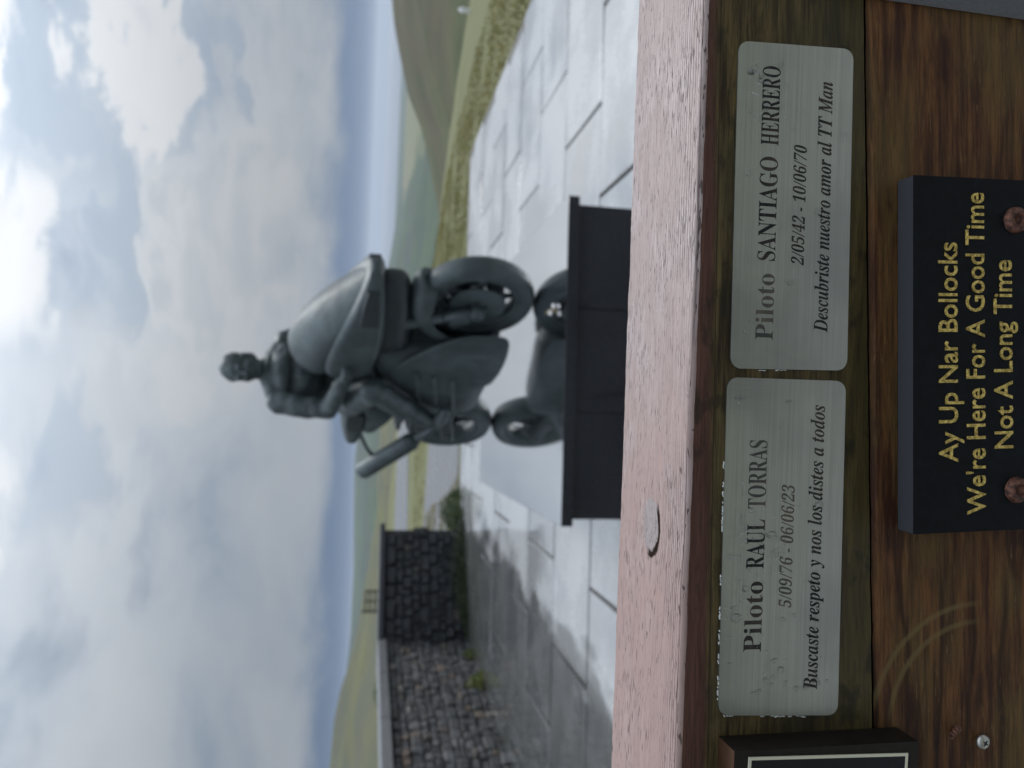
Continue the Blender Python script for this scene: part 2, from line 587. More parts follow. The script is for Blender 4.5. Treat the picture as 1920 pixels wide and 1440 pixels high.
def m_wood_top(t, b):
    o = t.n('ShaderNodeNewGeometry').outputs['Position']
    x, y, z = t.xyz(o)
    kx = t.math('DIVIDE', t.math('ADD', x, 0.0713), 0.0145)
    ky = t.math('DIVIDE', t.math('SUBTRACT', y, 0.3818), 0.0115)
    kwob = t.math('MULTIPLY', t.math('SUBTRACT', t.noise(o, 120.0, 3), 0.5), 0.35)
    kr = t.math('ADD', t.math('SQRT', t.math('ADD', t.math('MULTIPLY', kx, kx), t.math('MULTIPLY', ky, ky))), kwob)
    infl = t.math('POWER', 2.718, t.math('MULTIPLY', t.math('MULTIPLY', kr, kr), -0.22))
    sgn = t.math('SIGN', ky)
    ys = t.math('SUBTRACT', y, t.math('MULTIPLY', t.math('MULTIPLY', sgn, infl), 0.0085))
    g = t.n('ShaderNodeCombineXYZ', inp={0: x, 1: ys, 2: z}).outputs[0]
    wob = t.noise(t.vscale(g, 9.0, 60.0, 9.0), 1.0, 3)
    fibre = t.noise(t.vscale(g, 55.0, 1050.0, 70.0), 1.0, 5, 0.7)
    tick = t.noise(t.vscale(g, 130.0, 1300.0, 200.0), 1.0, 2, 0.5)
    tick = t.ss(tick, 0.60, 0.70)
    streak = t.noise(t.vscale(g, 14.0, 260.0, 14.0), 1.0, 5, 0.6)
    dash = t.noise(t.vscale(g, 120.0, 1000.0, 100.0), 1.0, 2, 0.5)
    dens = t.noise(t.vscale(g, 22.0, 34.0, 22.0), 1.0, 3)
    dash = t.math('MULTIPLY', t.ss(t.math('ADD', dash, t.math('MULTIPLY', dens, 0.30)), 0.785, 0.84), 1.0)
    pit = t.noise(t.vscale(g, 75.0, 560.0, 80.0), 1.0, 1, 0.5)
    pit = t.math('MULTIPLY', t.ss(pit, 0.785, 0.81), t.ss(y, 0.40, 0.36))
    # growth lines near the front arris
    ph = t.math('ADD', t.math('MULTIPLY', ys, 2 * pi / 0.0026), t.math('MULTIPLY', wob, 11.0))
    ring = t.math('POWER', t.math('ADD', t.math('MULTIPLY', t.math('SINE', ph), 0.5), 0.5), 9.0)
    ring = t.math('MULTIPLY', ring, t.math('MULTIPLY', t.ss(y, 0.384, 0.352), t.ss(dens, 0.34, 0.56)))
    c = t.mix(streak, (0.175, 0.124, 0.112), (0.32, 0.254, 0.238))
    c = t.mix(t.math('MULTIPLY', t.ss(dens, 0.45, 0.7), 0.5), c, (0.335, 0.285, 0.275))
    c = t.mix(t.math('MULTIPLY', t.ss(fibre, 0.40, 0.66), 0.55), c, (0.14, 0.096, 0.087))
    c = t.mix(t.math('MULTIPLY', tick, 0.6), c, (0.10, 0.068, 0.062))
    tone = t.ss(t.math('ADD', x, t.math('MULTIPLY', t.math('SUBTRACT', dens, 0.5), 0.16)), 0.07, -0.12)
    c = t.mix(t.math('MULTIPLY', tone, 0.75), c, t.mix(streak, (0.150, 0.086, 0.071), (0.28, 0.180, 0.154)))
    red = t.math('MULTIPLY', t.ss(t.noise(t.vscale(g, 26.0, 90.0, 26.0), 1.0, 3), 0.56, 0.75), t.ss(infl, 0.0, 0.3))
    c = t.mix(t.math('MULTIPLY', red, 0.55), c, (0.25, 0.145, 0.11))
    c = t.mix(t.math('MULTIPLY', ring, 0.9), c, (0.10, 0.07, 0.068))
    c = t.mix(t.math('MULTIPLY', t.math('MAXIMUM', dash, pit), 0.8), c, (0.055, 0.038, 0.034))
    inside = t.ss(kr, 1.04, 0.96)
    kn = t.mix(t.noise(t.vscale(o, 160.0, 700.0, 90.0), 1.0, 4), (0.14, 0.110, 0.102), (0.255, 0.215, 0.203))
    kcr = t.math('LESS_THAN', t.math('ABSOLUTE', t.math('SUBTRACT', t.noise(o, 240.0, 3), 0.5)), 0.010)
    kn = t.mix(kcr, kn, (0.06, 0.045, 0.04))
    c = t.mix(inside, c, kn)
    rim = t.math('SUBTRACT', 1.0, t.ss(t.math('ABSOLUTE', t.math('SUBTRACT', kr, 1.0)), 0.07, 0.18))
    rim = t.math('MULTIPLY', rim, t.ss(t.math('ADD', t.math('MULTIPLY', ky, -1.0), t.math('MULTIPLY', kx, -0.55)), 0.05, 0.5))
    c = t.mix(rim, c, (0.018, 0.012, 0.010))
    t.put(b, 'Base Color', c)
    t.put(b, 'Roughness', t.math('ADD', 0.38, t.math('MULTIPLY', fibre, 0.3)))
    crk = t.math('MAXIMUM', rim, t.math('MAXIMUM', t.math('MULTIPLY', t.math('MAXIMUM', dash, pit), 0.8), t.math('MULTIPLY', ring, 0.7)))
    t.put(b, 'Specular IOR Level', t.math('MULTIPLY', t.math('SUBTRACT', 1.0, crk), 0.40))
    h = t.math('SUBTRACT', t.math('SUBTRACT', t.math('MULTIPLY', fibre, 0.45), t.math('MULTIPLY', tick, 0.35)), t.math('MAXIMUM', dash, pit))
    h = t.math('SUBTRACT', h, t.math('MULTIPLY', ring, 0.5))
    h = t.math('SUBTRACT', h, t.math('MULTIPLY', rim, 1.6))
    t.put(b, 'Normal', t.bump(h, 0.6, 0.0007))


def m_wood_front(upper):
    def f(t, b):
        o = t.n('ShaderNodeNewGeometry').outputs['Position']
        x, y, z = t.xyz(o)
        zz = t.math('SUBTRACT', z, t.math('MULTIPLY', x, 0.02 if upper else 0.054))
        g = t.n('ShaderNodeCombineXYZ', inp={0: x, 1: y, 2: zz}).outputs[0]
        fibre = t.noise(t.vscale(g, 60.0, 60.0, 1300.0), 1.0, 5, 0.65)
        streak = t.noise(t.vscale(g, 15.0, 15.0, 210.0), 1.0, 6, 0.68)
        blot = t.noise(t.vscale(g, 9.0, 9.0, 24.0), 1.0, 4, 0.55)
        if upper:
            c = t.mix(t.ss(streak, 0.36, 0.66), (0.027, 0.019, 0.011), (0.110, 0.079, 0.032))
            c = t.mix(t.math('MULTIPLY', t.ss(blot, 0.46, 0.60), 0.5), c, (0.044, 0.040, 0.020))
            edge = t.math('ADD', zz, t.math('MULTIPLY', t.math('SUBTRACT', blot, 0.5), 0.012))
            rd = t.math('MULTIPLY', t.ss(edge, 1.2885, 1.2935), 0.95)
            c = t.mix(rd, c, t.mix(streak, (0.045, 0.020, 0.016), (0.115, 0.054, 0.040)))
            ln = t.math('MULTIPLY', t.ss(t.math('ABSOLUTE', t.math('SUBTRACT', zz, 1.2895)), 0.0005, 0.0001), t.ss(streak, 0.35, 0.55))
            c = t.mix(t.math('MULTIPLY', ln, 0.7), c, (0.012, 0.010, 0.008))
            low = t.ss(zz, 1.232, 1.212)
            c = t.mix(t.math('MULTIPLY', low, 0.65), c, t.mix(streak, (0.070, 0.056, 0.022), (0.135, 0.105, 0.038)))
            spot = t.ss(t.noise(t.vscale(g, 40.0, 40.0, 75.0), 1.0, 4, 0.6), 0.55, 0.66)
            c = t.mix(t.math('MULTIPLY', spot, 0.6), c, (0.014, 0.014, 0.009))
        else:
            c = t.mix(t.ss(streak, 0.34, 0.68), (0.036, 0.013, 0.008), (0.150, 0.068, 0.025))
            c = t.mix(t.math('MULTIPLY', t.ss(blot, 0.46, 0.62), 0.75), c, t.mix(streak, (0.055, 0.034, 0.013), (0.145, 0.092, 0.032)))
            wv = t.math('ADD', t.math('MULTIPLY', zz, 330.0), t.math('MULTIPLY', t.noise(t.vscale(g, 11.0, 11.0, 16.0), 1.0, 2), 9.0))
            band = t.math('POWER', t.math('ADD', t.math('MULTIPLY', t.math('SINE', wv), 0.5), 0.5), 14.0)
            band = t.math('MULTIPLY', band, t.ss(x, -0.06, -0.11))
            c = t.mix(t.math('MULTIPLY', band, 0.75), c, (0.016, 0.008, 0.006))
            fl = t.math('MULTIPLY', t.ss(t.noise(t.vscale(g, 85.0, 85.0, 620.0), 1.0, 3), 0.58, 0.70), t.ss(t.noise(g, 26.0, 3), 0.42, 0.6))
            dk = t.ss(t.noise(t.vscale(g, 16.0, 16.0, 42.0), 1.0, 4, 0.6), 0.53, 0.66)
            c = t.mix(t.math('MULTIPLY', dk, 0.65), c, (0.022, 0.008, 0.006))
            c = t.mix(t.math('MULTIPLY', fl, 0.7), c, (0.17, 0.100, 0.040))
        c = t.mix(t.math('MULTIPLY', t.ss(fibre, 0.42, 0.72), 0.55), c, (0.013, 0.010, 0.008))
        # old ring mark left on both boards
        dx = t.math('SUBTRACT', x, -0.161)
        dz = t.math('SUBTRACT', z, 1.1405)
        rr = t.math('SQRT', t.math('ADD', t.math('MULTIPLY', dx, dx), t.math('MULTIPLY', dz, dz)))
        rg = t.math('ABSOLUTE', t.math('SUBTRACT', t.math('ABSOLUTE', t.math('SUBTRACT', rr, 0.0535)), 0.0046))
        rg = t.math('MULTIPLY', t.ss(rg, 0.0022, 0.0003), t.math('MULTIPLY', t.ss(dx, -0.006, 0.012), t.ss(dz, -0.006, 0.012)))
        rg = t.math('MULTIPLY', rg, t.ss(blot, 0.25, 0.5))
        c = t.mix(t.math('MULTIPLY', rg, 0.50), c, (0.15, 0.115, 0.048))
        t.put(b, 'Base Color', c)
        t.put(b, 'Roughness', t.math('ADD', 0.36, t.math('MULTIPLY', streak, 0.3)))
        t.put(b, 'Specular IOR Level', 0.12)
        t.put(b, 'Normal', t.bump(t.math('ADD', t.math('MULTIPLY', fibre, 0.4), streak), 0.45, 0.0012))
    return f


def m_steel(t, b):
    o = t.obj()
    br = t.noise(t.vscale(o, 7.0, 60.0, 900.0), 1.0, 6, 0.8)
    vt = t.noise(t.vscale(o, 700.0, 60.0, 12.0), 1.0, 3, 0.6)
    sm = t.noise(o, 26.0, 5, 0.6)
    tn = t.noise(t.vmath('ADD', o, t.n('ShaderNodeCombineXYZ', inp={0: t.math('MULTIPLY', t.rnd(), 9.0)}).outputs[0]), 9.0, 3, 0.5)
    c = t.mix(br, (0.19, 0.198, 0.186), (0.56, 0.565, 0.52))
    c = t.mix(t.math('MULTIPLY', t.ss(tn, 0.40, 0.62), 0.55), c, (0.20, 0.205, 0.205))  # soft reflected tones painted in as duller patches
    c = t.mix(t.math('MULTIPLY', t.ss(vt, 0.5, 0.8), 0.25), c, (0.36, 0.365, 0.345))
    c = t.mix(t.math('MULTIPLY', t.ss(sm, 0.45, 0.7), 0.35), c, (0.42, 0.415, 0.36))
    t.put(b, 'Base Color', c)
    t.put(b, 'Metallic', 1.0)
    t.put(b, 'Roughness', t.math('ADD', 0.30, t.math('MULTIPLY', sm, 0.16)))
    t.put(b, 'Normal', t.bump(br, 0.10, 0.0004))


def m_print(t, b):
    o = t.obj()
    n = t.noise(o, 30.0, 4, 0.6)
    k = t.noise(o, 420.0, 4, 0.6)
    c = t.mix(t.ss(n, 0.4, 0.62), (0.012, 0.012, 0.013), (0.042, 0.034, 0.028))
    t.put(b, 'Base Color', t.mix(t.ss(k, 0.56, 0.75), c, (0.07, 0.066, 0.06)))
    t.put(b, 'Roughness', 0.6)
    t.put(b, 'Specular IOR Level', 0.2)


def m_print_faded(t, b):
    o = t.obj()
    n = t.noise(o, 34.0, 4, 0.6)
    k = t.noise(o, 300.0, 4, 0.6)
    c = t.mix(t.ss(n, 0.42, 0.6), (0.040, 0.039, 0.037), (0.105, 0.085, 0.060))
    t.put(b, 'Base Color', t.mix(t.ss(k, 0.5, 0.75), c, (0.10, 0.095, 0.085)))
    t.put(b, 'Roughness', 0.55)
    t.put(b, 'Metallic', 0.3)


def m_gold(t, b):
    o = t.obj()
    n = t.noise(o, 700.0, 4, 0.65)
    t.put(b, 'Base Color', t.mix(t.ss(n, 0.35, 0.7), (0.26, 0.18, 0.04), (0.78, 0.58, 0.17)))
    t.put(b, 'Metallic', 0.55)
    t.put(b, 'Roughness', 0.42)
    t.put(b, 'Normal', t.bump(n, 0.5, 0.0006))


def m_water(t, b):
    t.put(b, 'Base Color', (1, 1, 1))
    t.put(b, 'Roughness', 0.02)
    t.put(b, 'IOR', 1.33)
    t.put(b, 'Transmission Weight', 1.0)


def m_hill(c1, c2, c3, sc_=1.0):
    def f(t, b):
        p = t.n('ShaderNodeNewGeometry').outputs['Position']
        n = t.noise(p, 0.012 * sc_, 6, 0.6)
        k = t.noise(t.vscale(p, 1.0, 1.0, 3.0), 0.05 * sc_, 6, 0.65)
        c = t.mix(t.ss(n, 0.36, 0.62), c1, c2)
        c = t.mix(t.math('MULTIPLY', t.ss(k, 0.42, 0.68), 0.75), c, c3)
        c = t.mix(t.math('MULTIPLY', t.ss(t.noise(p, 0.5 * sc_, 4), 0.5, 0.75), 0.35), c, tuple(q * 0.55 for q in c1))
        t.put(b, 'Base Color', c)
        t.put(b, 'Roughness', 0.9)
        t.put(b, 'Specular IOR Level', 0.1)
    return f


def m_sea(t, b):
    p = t.n('ShaderNodeNewGeometry').outputs['Position']
    t.put(b, 'Base Color', (0.02, 0.045, 0.075))
    t.put(b, 'Roughness', 0.35)
    t.put(b, 'Normal', t.bump(t.noise(p, 0.05, 4), 0.3, 3.0))


def m_road(t, b):
    p = t.n('ShaderNodeNewGeometry').outputs['Position']
    n = t.noise(p, 0.7, 5, 0.6)
    t.put(b, 'Base Color', t.mix(n, (0.075, 0.073, 0.074), (0.13, 0.125, 0.125)))
    t.put(b, 'Roughness', t.math('ADD', 0.16, t.math('MULTIPLY', n, 0.2)))
    t.put(b, 'Normal', t.bump(t.noise(p, 60.0, 3), 0.15, 0.01))


def m_rust(t, b):
    o = t.obj()
    n = t.noise(o, 420.0, 6, 0.65)
    t.put(b, 'Base Color', t.mix(t.ss(n, 0.35, 0.7), (0.035, 0.012, 0.008), (0.19, 0.075, 0.045)))
    t.put(b, 'Roughness', 0.45)
    t.put(b, 'Metallic', 0.25)
    t.put(b, 'Normal', t.bump(n, 0.7, 0.0015))


def m_foliage(c1, c2):
    def f(t, b):
        p = t.n('ShaderNodeNewGeometry').outputs['Position']
        n = t.noise(p, 9.0, 3)
        t.put(b, 'Base Color', t.mix(t.ss(n, 0.35, 0.65), c1, c2))
        t.put(b, 'Roughness', 0.55)
    return f


M = {}
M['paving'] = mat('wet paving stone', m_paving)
M['bed'] = mat('joint mortar', simple((0.04, 0.04, 0.037), 0.6))
M['road'] = mat('wet asphalt', m_road)
M['turf'] = mat('rough turf', m_grass((0.16, 0.16, 0.055), (0.23, 0.20, 0.075), (0.28, 0.22, 0.12)))
M['blade'] = mat('grass blade', m_grass((0.19, 0.185, 0.065), (0.26, 0.225, 0.085), (0.31, 0.25, 0.13), 1.0))
M['moor'] = mat('moorland', m_hill((0.13, 0.135, 0.07), (0.15, 0.13, 0.075), (0.12, 0.14, 0.075)))
M['hill_a'] = mat('heather hillside', m_hill((0.070, 0.073, 0.034), (0.062, 0.052, 0.032), (0.032, 0.046, 0.020), 1.3))
M['hill_b'] = mat('distant hillside', m_hill((0.045, 0.072, 0.04), (0.04, 0.05, 0.042), (0.065, 0.09, 0.04), 0.5))
M['hill_c'] = mat('grassy slope', m_hill((0.088, 0.094, 0.060), (0.085, 0.083, 0.064), (0.125, 0.122, 0.050), 1.6))
M['sea'] = mat('sea', m_sea)
M['bronze'] = mat('weathered bronze', m_bronze)
M['bronze_dark'] = mat('dark bronze recess', simple((0.022, 0.029, 0.032), 0.5, 0.3, 0.3, 9.0, 0.2, 0.01))  # openings are solid pieces; their inner shade is painted as darker bronze
M['granite'] = mat('polished black granite', m_granite((0.012, 0.013, 0.016), 0.06))
M['slate'] = mat('black slate plaque', m_granite((0.003, 0.0038, 0.005), 0.5, False))
M['slate_edge'] = mat('sawn slate edge', simple((0.028, 0.030, 0.035), 0.6, 0, 0.35, 900.0, 0.3, 0.0004))
M['grey_granite'] = mat('grey granite plaque', simple((0.055, 0.058, 0.062), 0.45, 0, 0.6, 900.0, 0.2, 0.0003))
M['grey_edge'] = mat('pale granite edge', simple((0.16, 0.16, 0.165), 0.5, 0, 0.3, 700.0, 0.2, 0.0003))  # side light on the edge is painted as paler stone
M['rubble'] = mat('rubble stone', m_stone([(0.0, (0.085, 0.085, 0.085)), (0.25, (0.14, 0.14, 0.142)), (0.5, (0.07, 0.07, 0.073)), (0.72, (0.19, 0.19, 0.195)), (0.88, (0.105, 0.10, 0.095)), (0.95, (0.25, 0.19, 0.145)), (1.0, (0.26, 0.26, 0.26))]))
M['dark_rubble'] = mat('shaded wet slate', m_stone([(0.0, (0.020, 0.022, 0.026)), (0.6, (0.027, 0.028, 0.032)), (0.93, (0.022, 0.024, 0.028)), (0.97, (0.07, 0.06, 0.055)), (1.0, (0.05, 0.05, 0.05))], 0.5))  # wet slate with the shade of the camera-facing wall painted in
M['dark_mortar'] = mat('shaded wet mortar', simple((0.024, 0.026, 0.030), 0.8, 0, 0.3, 30.0, 0.5, 0.02))  # same painted shade, kept close to the stones
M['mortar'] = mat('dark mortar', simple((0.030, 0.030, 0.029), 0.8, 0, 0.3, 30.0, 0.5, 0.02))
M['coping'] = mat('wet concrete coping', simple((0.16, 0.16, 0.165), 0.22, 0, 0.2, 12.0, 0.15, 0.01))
M['dark_coping'] = mat('shaded slate coping', simple((0.03, 0.033, 0.04), 0.5, 0, 0.2, 12.0, 0.15, 0.01))  # shade painted in to match the stones below
M['moss'] = mat('moss', m_foliage((0.020, 0.034, 0.010), (0.05, 0.062, 0.016)))
M['leaf'] = mat('weed leaf', m_foliage((0.085, 0.12, 0.02), (0.17, 0.19, 0.04)))
M['shrub_leaf'] = mat('shrub leaf', m_foliage((0.030, 0.060, 0.018), (0.075, 0.105, 0.028)))
M['gate_wood'] = mat('old gate timber', simple((0.075, 0.06, 0.045), 0.8))
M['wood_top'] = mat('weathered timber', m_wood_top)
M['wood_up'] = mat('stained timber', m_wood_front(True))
M['wood_low'] = mat('red brown timber', m_wood_front(False))
M['joint_dirt_shade'] = mat('black joint dirt and shade', simple((0.006, 0.005, 0.004), 0.9, 0, 0.3, 60.0, 0.2, 0.001, 0.05))  # gap faces near-black: slit shade painted in along with joint dirt
M['steel'] = mat('brushed steel', m_steel)
M['print'] = mat('black print', m_print)
M['print_faded'] = mat('faded print', m_print_faded)
M['gold'] = mat('gold leaf', m_gold)
M['water'] = mat('water drop', m_water)
M['rust'] = mat('rusty screw', m_rust)
M['screw'] = mat('zinc screw', simple((0.42, 0.41, 0.37), 0.35, 0.9, 0.3, 300.0, 0.2, 0.0004))
M['adhesive'] = mat('old adhesive', simple((0.55, 0.56, 0.53), 0.6, 0, 0.25, 600.0, 0.6, 0.001))
M['block_wood'] = mat('brown block top', simple((0.036, 0.017, 0.008), 0.5, 0, 0.7, 60.0, 0.3, 0.001, 0.2))
M['block_dark'] = mat('near-black block', simple((0.012, 0.009, 0.007), 0.55, 0, 0.6, 90.0, 0.3, 0.001, 0.2))  # on every face of the block except its brown top
M['cream'] = mat('cream border', simple((0.52, 0.50, 0.38), 0.5, 0, 0.08))
M['black'] = mat('black plate', simple((0.006, 0.0065, 0.008), 0.5, 0, 0.3, 40, 0.05, 0.001, 0.25))
M['white'] = mat('white paint', simple((0.7, 0.7, 0.7), 0.5, 0, 0.1))
M['straw'] = mat('dry stalk', simple((0.30, 0.22, 0.10), 0.7))
M['petal'] = mat('pale petal', simple((0.72, 0.68, 0.66), 0.7, 0, 0.1))
M['dead_leaf'] = mat('dead leaf', simple((0.12, 0.085, 0.06), 0.6))

# ------------------------------------------------------------------ terrain, sea, roads
YAW = radians(2.2)                              # the paved square is turned a little


def sheet(name, pts, z, m, kind='structure'):
    mb = MB()
    mb.add([(x, y, z) for x, y in pts], [tuple(range(len(pts)))])
    o = mb.build(name, m)
    return tag(o, kind=kind)


def grid_patch(name, f, us, vs, m):
    mb = MB()
    P = [f(u, v) for v in vs for u in us]
    n = len(us)
    mb.add(P, [(j * n + i, j * n + i + 1, (j + 1) * n + i + 1, (j + 1) * n + i) for j in range(len(vs) - 1) for i in range(n - 1)])
    o = mb.build(name, m, smooth=True)
    return tag(o, kind='structure')


def smooth01(t):
    t = max(0.0, min(1.0, t))
    return t * t * (3 - 2 * t)


def lerp_table(tab, x):
    if x <= tab[0][0]:
        return tab[0][1]
    for (a, va), (b, vb) in zip(tab, tab[1:]):
        if x <= b:
            k = (x - a) / (b - a)
            return va + (vb - va) * k
    return tab[-1][1]


def fbm(x, y, s, o=4):
    return noise.fractal(Vector((x * s, y * s, 0.3)), 0.9, 2.0, o)


def ground_z(x, y):
    r = sqrt(x * x + y * y)
    a = atan2(x, y)
    # level saddle near the memorial, falling away to the right and far ahead
    d0 = lerp_table([(-pi, 60), (-0.6, 70), (-0.1, 46), (0.05, 24), (0.18, 17.5), (0.5, 12.5), (0.9, 9), (1.5, 9), (2.2, 20), (pi, 60)], a)
    t = max(0.0, (r - d0))
    z = -0.035 - 0.26 * max(0.0, t - 1.0) * smooth01(t / 10.0)
    return max(z, -46.0 if r < 2500 else -46.0 - (r - 2500) * 0.03)


rs = [0.0, 2, 4, 6, 8, 9, 10, 11, 12, 13, 14, 15, 16, 17, 18, 19, 20, 22, 24, 27, 30, 34, 38, 43, 50, 60, 75, 95, 130, 180, 260, 400, 700, 1100, 1500]
azs = [-pi + 2 * pi * i / 180 for i in range(181)]
grid_patch('moorland', lambda a, r: (r * sin(a), r * cos(a), ground_z(r * sin(a), r * cos(a))), azs, rs, M['moor'])

mb = MB()
mb.add([(9000 * sin(2 * pi * i / 96), 9000 * cos(2 * pi * i / 96), -75) for i in range(96)], [tuple(range(96))])
tag(mb.build('sea', M['sea']), kind='structure')


def hill(name, prof, d_foot, d_ridge, z_foot, m, back=1.5, wav=0.04, pw=1.4):
    """ridge profile: azimuth (rad) -> elevation (rad) of the skyline at d_ridge"""
    a0, a1 = prof[0][0], prof[-1][0]
    us = [a0 + (a1 - a0) * i / 120 for i in range(121)]
    vs = [i / 40 for i in range(41)] + [1 + back * k / 6 for k in range(1, 7)]

    def f(a, s):
        df = lerp_table(d_foot, a) if isinstance(d_foot, list) else d_foot
        dr = lerp_table(d_ridge, a) if isinstance(d_ridge, list) else d_ridge
        zf = lerp_table(z_foot, a) if isinstance(z_foot, list) else z_foot
        zr = EYE + dr * tan(lerp_table(prof, a))
        if s <= 1:
            r = df + (dr - df) * s
            z = zf + (zr - zf) * (1 - (1 - s) ** pw)
            x, y = r * sin(a), r * cos(a)
            z += fbm(x, y, 6.0 / dr) * (dr * wav * 0.2) * sin(pi * s) ** 1.0
        else:
            r = dr * (1 + (s - 1))
            z = zr - (s - 1) * (zr - zf + 30)
        return (r * sin(a), r * cos(a), z)
    return grid_patch(name, f, us, vs, m)


D = radians
# near spur on the right, falling towards the middle
hill('hill', [(D(6.5), D(-6.2)), (D(9), D(-5.4)), (D(10.8), D(-5.0)), (D(12.5), D(-4.4)), (D(15.4), D(-3.7)), (D(18), D(-2.95)), (D(20.2), D(-1.9)), (D(22.5), D(-1.25)), (D(24.5), D(-0.75)), (D(26.5), D(-0.45)), (D(30), D(-0.1)), (D(42), D(1.5)), (D(60), D(3))],
     [(D(6), 60), (D(20), 45), (D(40), 34)], [(D(6), 200), (D(20), 290), (D(40), 330)], -14, M['hill_a'], pw=1.25)
# long far ridge
hill('hill', [(D(-50), D(1.0)), (D(-14), D(0.6)), (D(-10), D(0.75)), (D(-6), D(0.85)), (D(-1), D(0.5)), (D(4), D(-0.4)), (D(9.8), D(-1.25)), (D(13.3), D(-1.7)), (D(16.6), D(-1.95)), (D(19.6), D(-2.0)), (D(24), D(-2.3)), (D(34), D(-2.6))],
     [(D(-50), 300), (D(8), 420), (D(34), 420)], [(D(-50), 1300), (D(34), 1700)], -46, M['hill_b'], pw=1.7)
# green fields on the saddle
hill('hill', [(D(-40), D(-1.2)), (D(-12), D(-1.1)), (D(-8), D(-0.75)), (D(-2), D(-0.9)), (D(3), D(-2.3)), (D(8), D(-4.0))],
     55, [(D(-40), 220), (D(8), 260)], -2.5, M['hill_c'], pw=1.1)
# slope on the left beyond the wall
hill('hill', [(D(-75), D(8)), (D(-50), D(5.5)), (D(-36), D(2.3)), (D(-26.5), D(1.5)), (D(-23.5), D(1.35)), (D(-20), D(0.6)), (D(-17.5), D(0.2)), (D(-14.5), D(-0.2)), (D(-11), D(-0.7)), (D(-8), D(-1.1))],
     [(D(-75), 30), (D(-8), 45)], [(D(-75), 130), (D(-8), 150)], -0.6, M['hill_c'], pw=1.2)

# road and lay-by beyond the square
sheet('road', [(-9, 12.75), (0.3, 12.5), (0.9, 14.5), (0.4, 18.0), (-3.2, 19.6), (-16, 21.0), (-16, 14.0)], 0.004 - 0.03, M['road'])
sheet('road', [(-26, 24.5), (-8, 25.4), (-1.2, 29), (0.6, 34), (-1.5, 38.5), (-9, 39), (-26, 38)], 0.004 - 0.026, M['road'])

# ------------------------------------------------------------------ paved square
cy, sy = cos(YAW), sin(YAW)


def sq(px, py):                                   # square frame -> world
    return (px * cy - py * sy, px * sy + py * cy)


pav = empty('pavement', (0, 0, 0), YAW)
tag(pav, kind='structure')
mb = MB()
mb.box((0.17, 5.0, -0.075), (8.06, 14.7, 0.10))
mb.build('mortar_bed', M['bed'], pav)
SW, SD = 1.285, 0.955
row0 = 4.86
xr0 = 2.09
slab_mesh = []
for k in range(5):
    s_ = MB()
    s_.box((0, 0, -0.02), (SW - 0.028, SD - 0.028, 0.04))
    me = s_.mesh('paving_slab')
    bm = bmesh.new()
    bm.from_mesh(me)
    bmesh.ops.bevel(bm, geom=[e for e in bm.edges], offset=0.005, segments=1, affect='EDGES')
    for v in bm.verts:
        if v.co.z > -0.01:
            v.co.x += R.uniform(-0.004, 0.004)
            v.co.y += R.uniform(-0.004, 0.004)
    bm.to_mesh(me)
    bm.free()
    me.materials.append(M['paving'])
    slab_mesh.append(me)
XL, XR, YN, YF = -3.72, 4.13, -1.83, 12.03
r_ = -7
while row0 + r_ * SD < YF - 0.2:
    y0 = row0 + r_ * SD
    x = xr0 - 8 * SW + (r_ % 2) * SW / 2
    while x < XR:
        a, b_ = max(x, XL), min(x + SW, XR)
        if b_ - a > 0.12:
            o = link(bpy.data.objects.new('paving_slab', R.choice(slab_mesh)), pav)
            d1 = min(y0 + SD, YF) - y0
            o.location = ((a + b_) / 2, y0 + d1 / 2, R.uniform(-0.003, 0.003))
            o.scale = ((b_ - a) / SW, d1 / SD, 1)
            o.rotation_euler = (R.gauss(0, 0.0035), R.gauss(0, 0.0035), 0)
        x += SW
    r_ += 1


# ------------------------------------------------------------------ stone walls
def stone_variants(m, n=7):
    out = []
    for k in range(n):
        bm = bmesh.new()
        bmesh.ops.create_cube(bm, size=1.0)
        bmesh.ops.bevel(bm, geom=list(bm.edges), offset=0.13, segments=1, affect='EDGES')
        for v in bm.verts:
            v.co += Vector((R.uniform(-1, 1), R.uniform(-1, 1), R.uniform(-1, 1))) * 0.075
        me = bpy.data.meshes.new('stone')
        bm.to_mesh(me)
        bm.free()
        me.materials.append(m)
        out.append(me)
    return out


def rubble_face(root, variants, L, H, face_y, rmin, rmax, x0=0.0, along='x', z0=0.0, wmul=(0.75, 2.1), single_from=-9.0):
    rest = MB()
    z = z0
    while z < H - 0.02:
        h = min(R.uniform(rmin, rmax), H - z)
        if H - z - h < rmin * 0.6:
            h = H - z
        x = x0 - R.uniform(0, 0.08)
        while x < x0 + L:
            w = R.uniform(h * wmul[0], h * wmul[1])
            if R.random() < 0.22 and h > rmin * 1.25:
                parts = [(z, h * 0.47), (z + h * 0.5, h * 0.5)]
            else:
                parts = [(z, h)]
            for zz, hh in parts:
                me_ = R.choice(variants)
                dp = R.uniform(0.10, 0.15)
                pos = (x + w / 2, face_y + R.uniform(-0.014, 0.014), zz + hh / 2 + R.uniform(-0.008, 0.008))
                scl = (w * 0.95, dp, hh * 0.93)
                rot = (R.gauss(0, 0.03), R.gauss(0, 0.05), R.gauss(0, 0.03))
                if along == 'y':
                    pos = (pos[1], pos[0], pos[2])
                    scl = (dp, w * 0.95, hh * 0.93)
                if x + w < single_from:                 # out of the view: joined
                    T = Matrix.LocRotScale(Vector(pos), Matrix.Rotation(rot[1], 3, 'Y').to_quaternion(), Vector(scl))
                    rest.add([T @ v.co for v in me_.vertices], [tuple(q.vertices) for q in me_.polygons])
                    continue
                o = link(bpy.data.objects.new('stone', me_), root)
                o.location, o.rotation_euler, o.scale = pos, rot, scl
            x += w + 0.006
        z += h + 0.003
    if rest.v:
        o = rest.build('stone', variants[0].materials[0], root)
        o['kind'] = 'stuff'


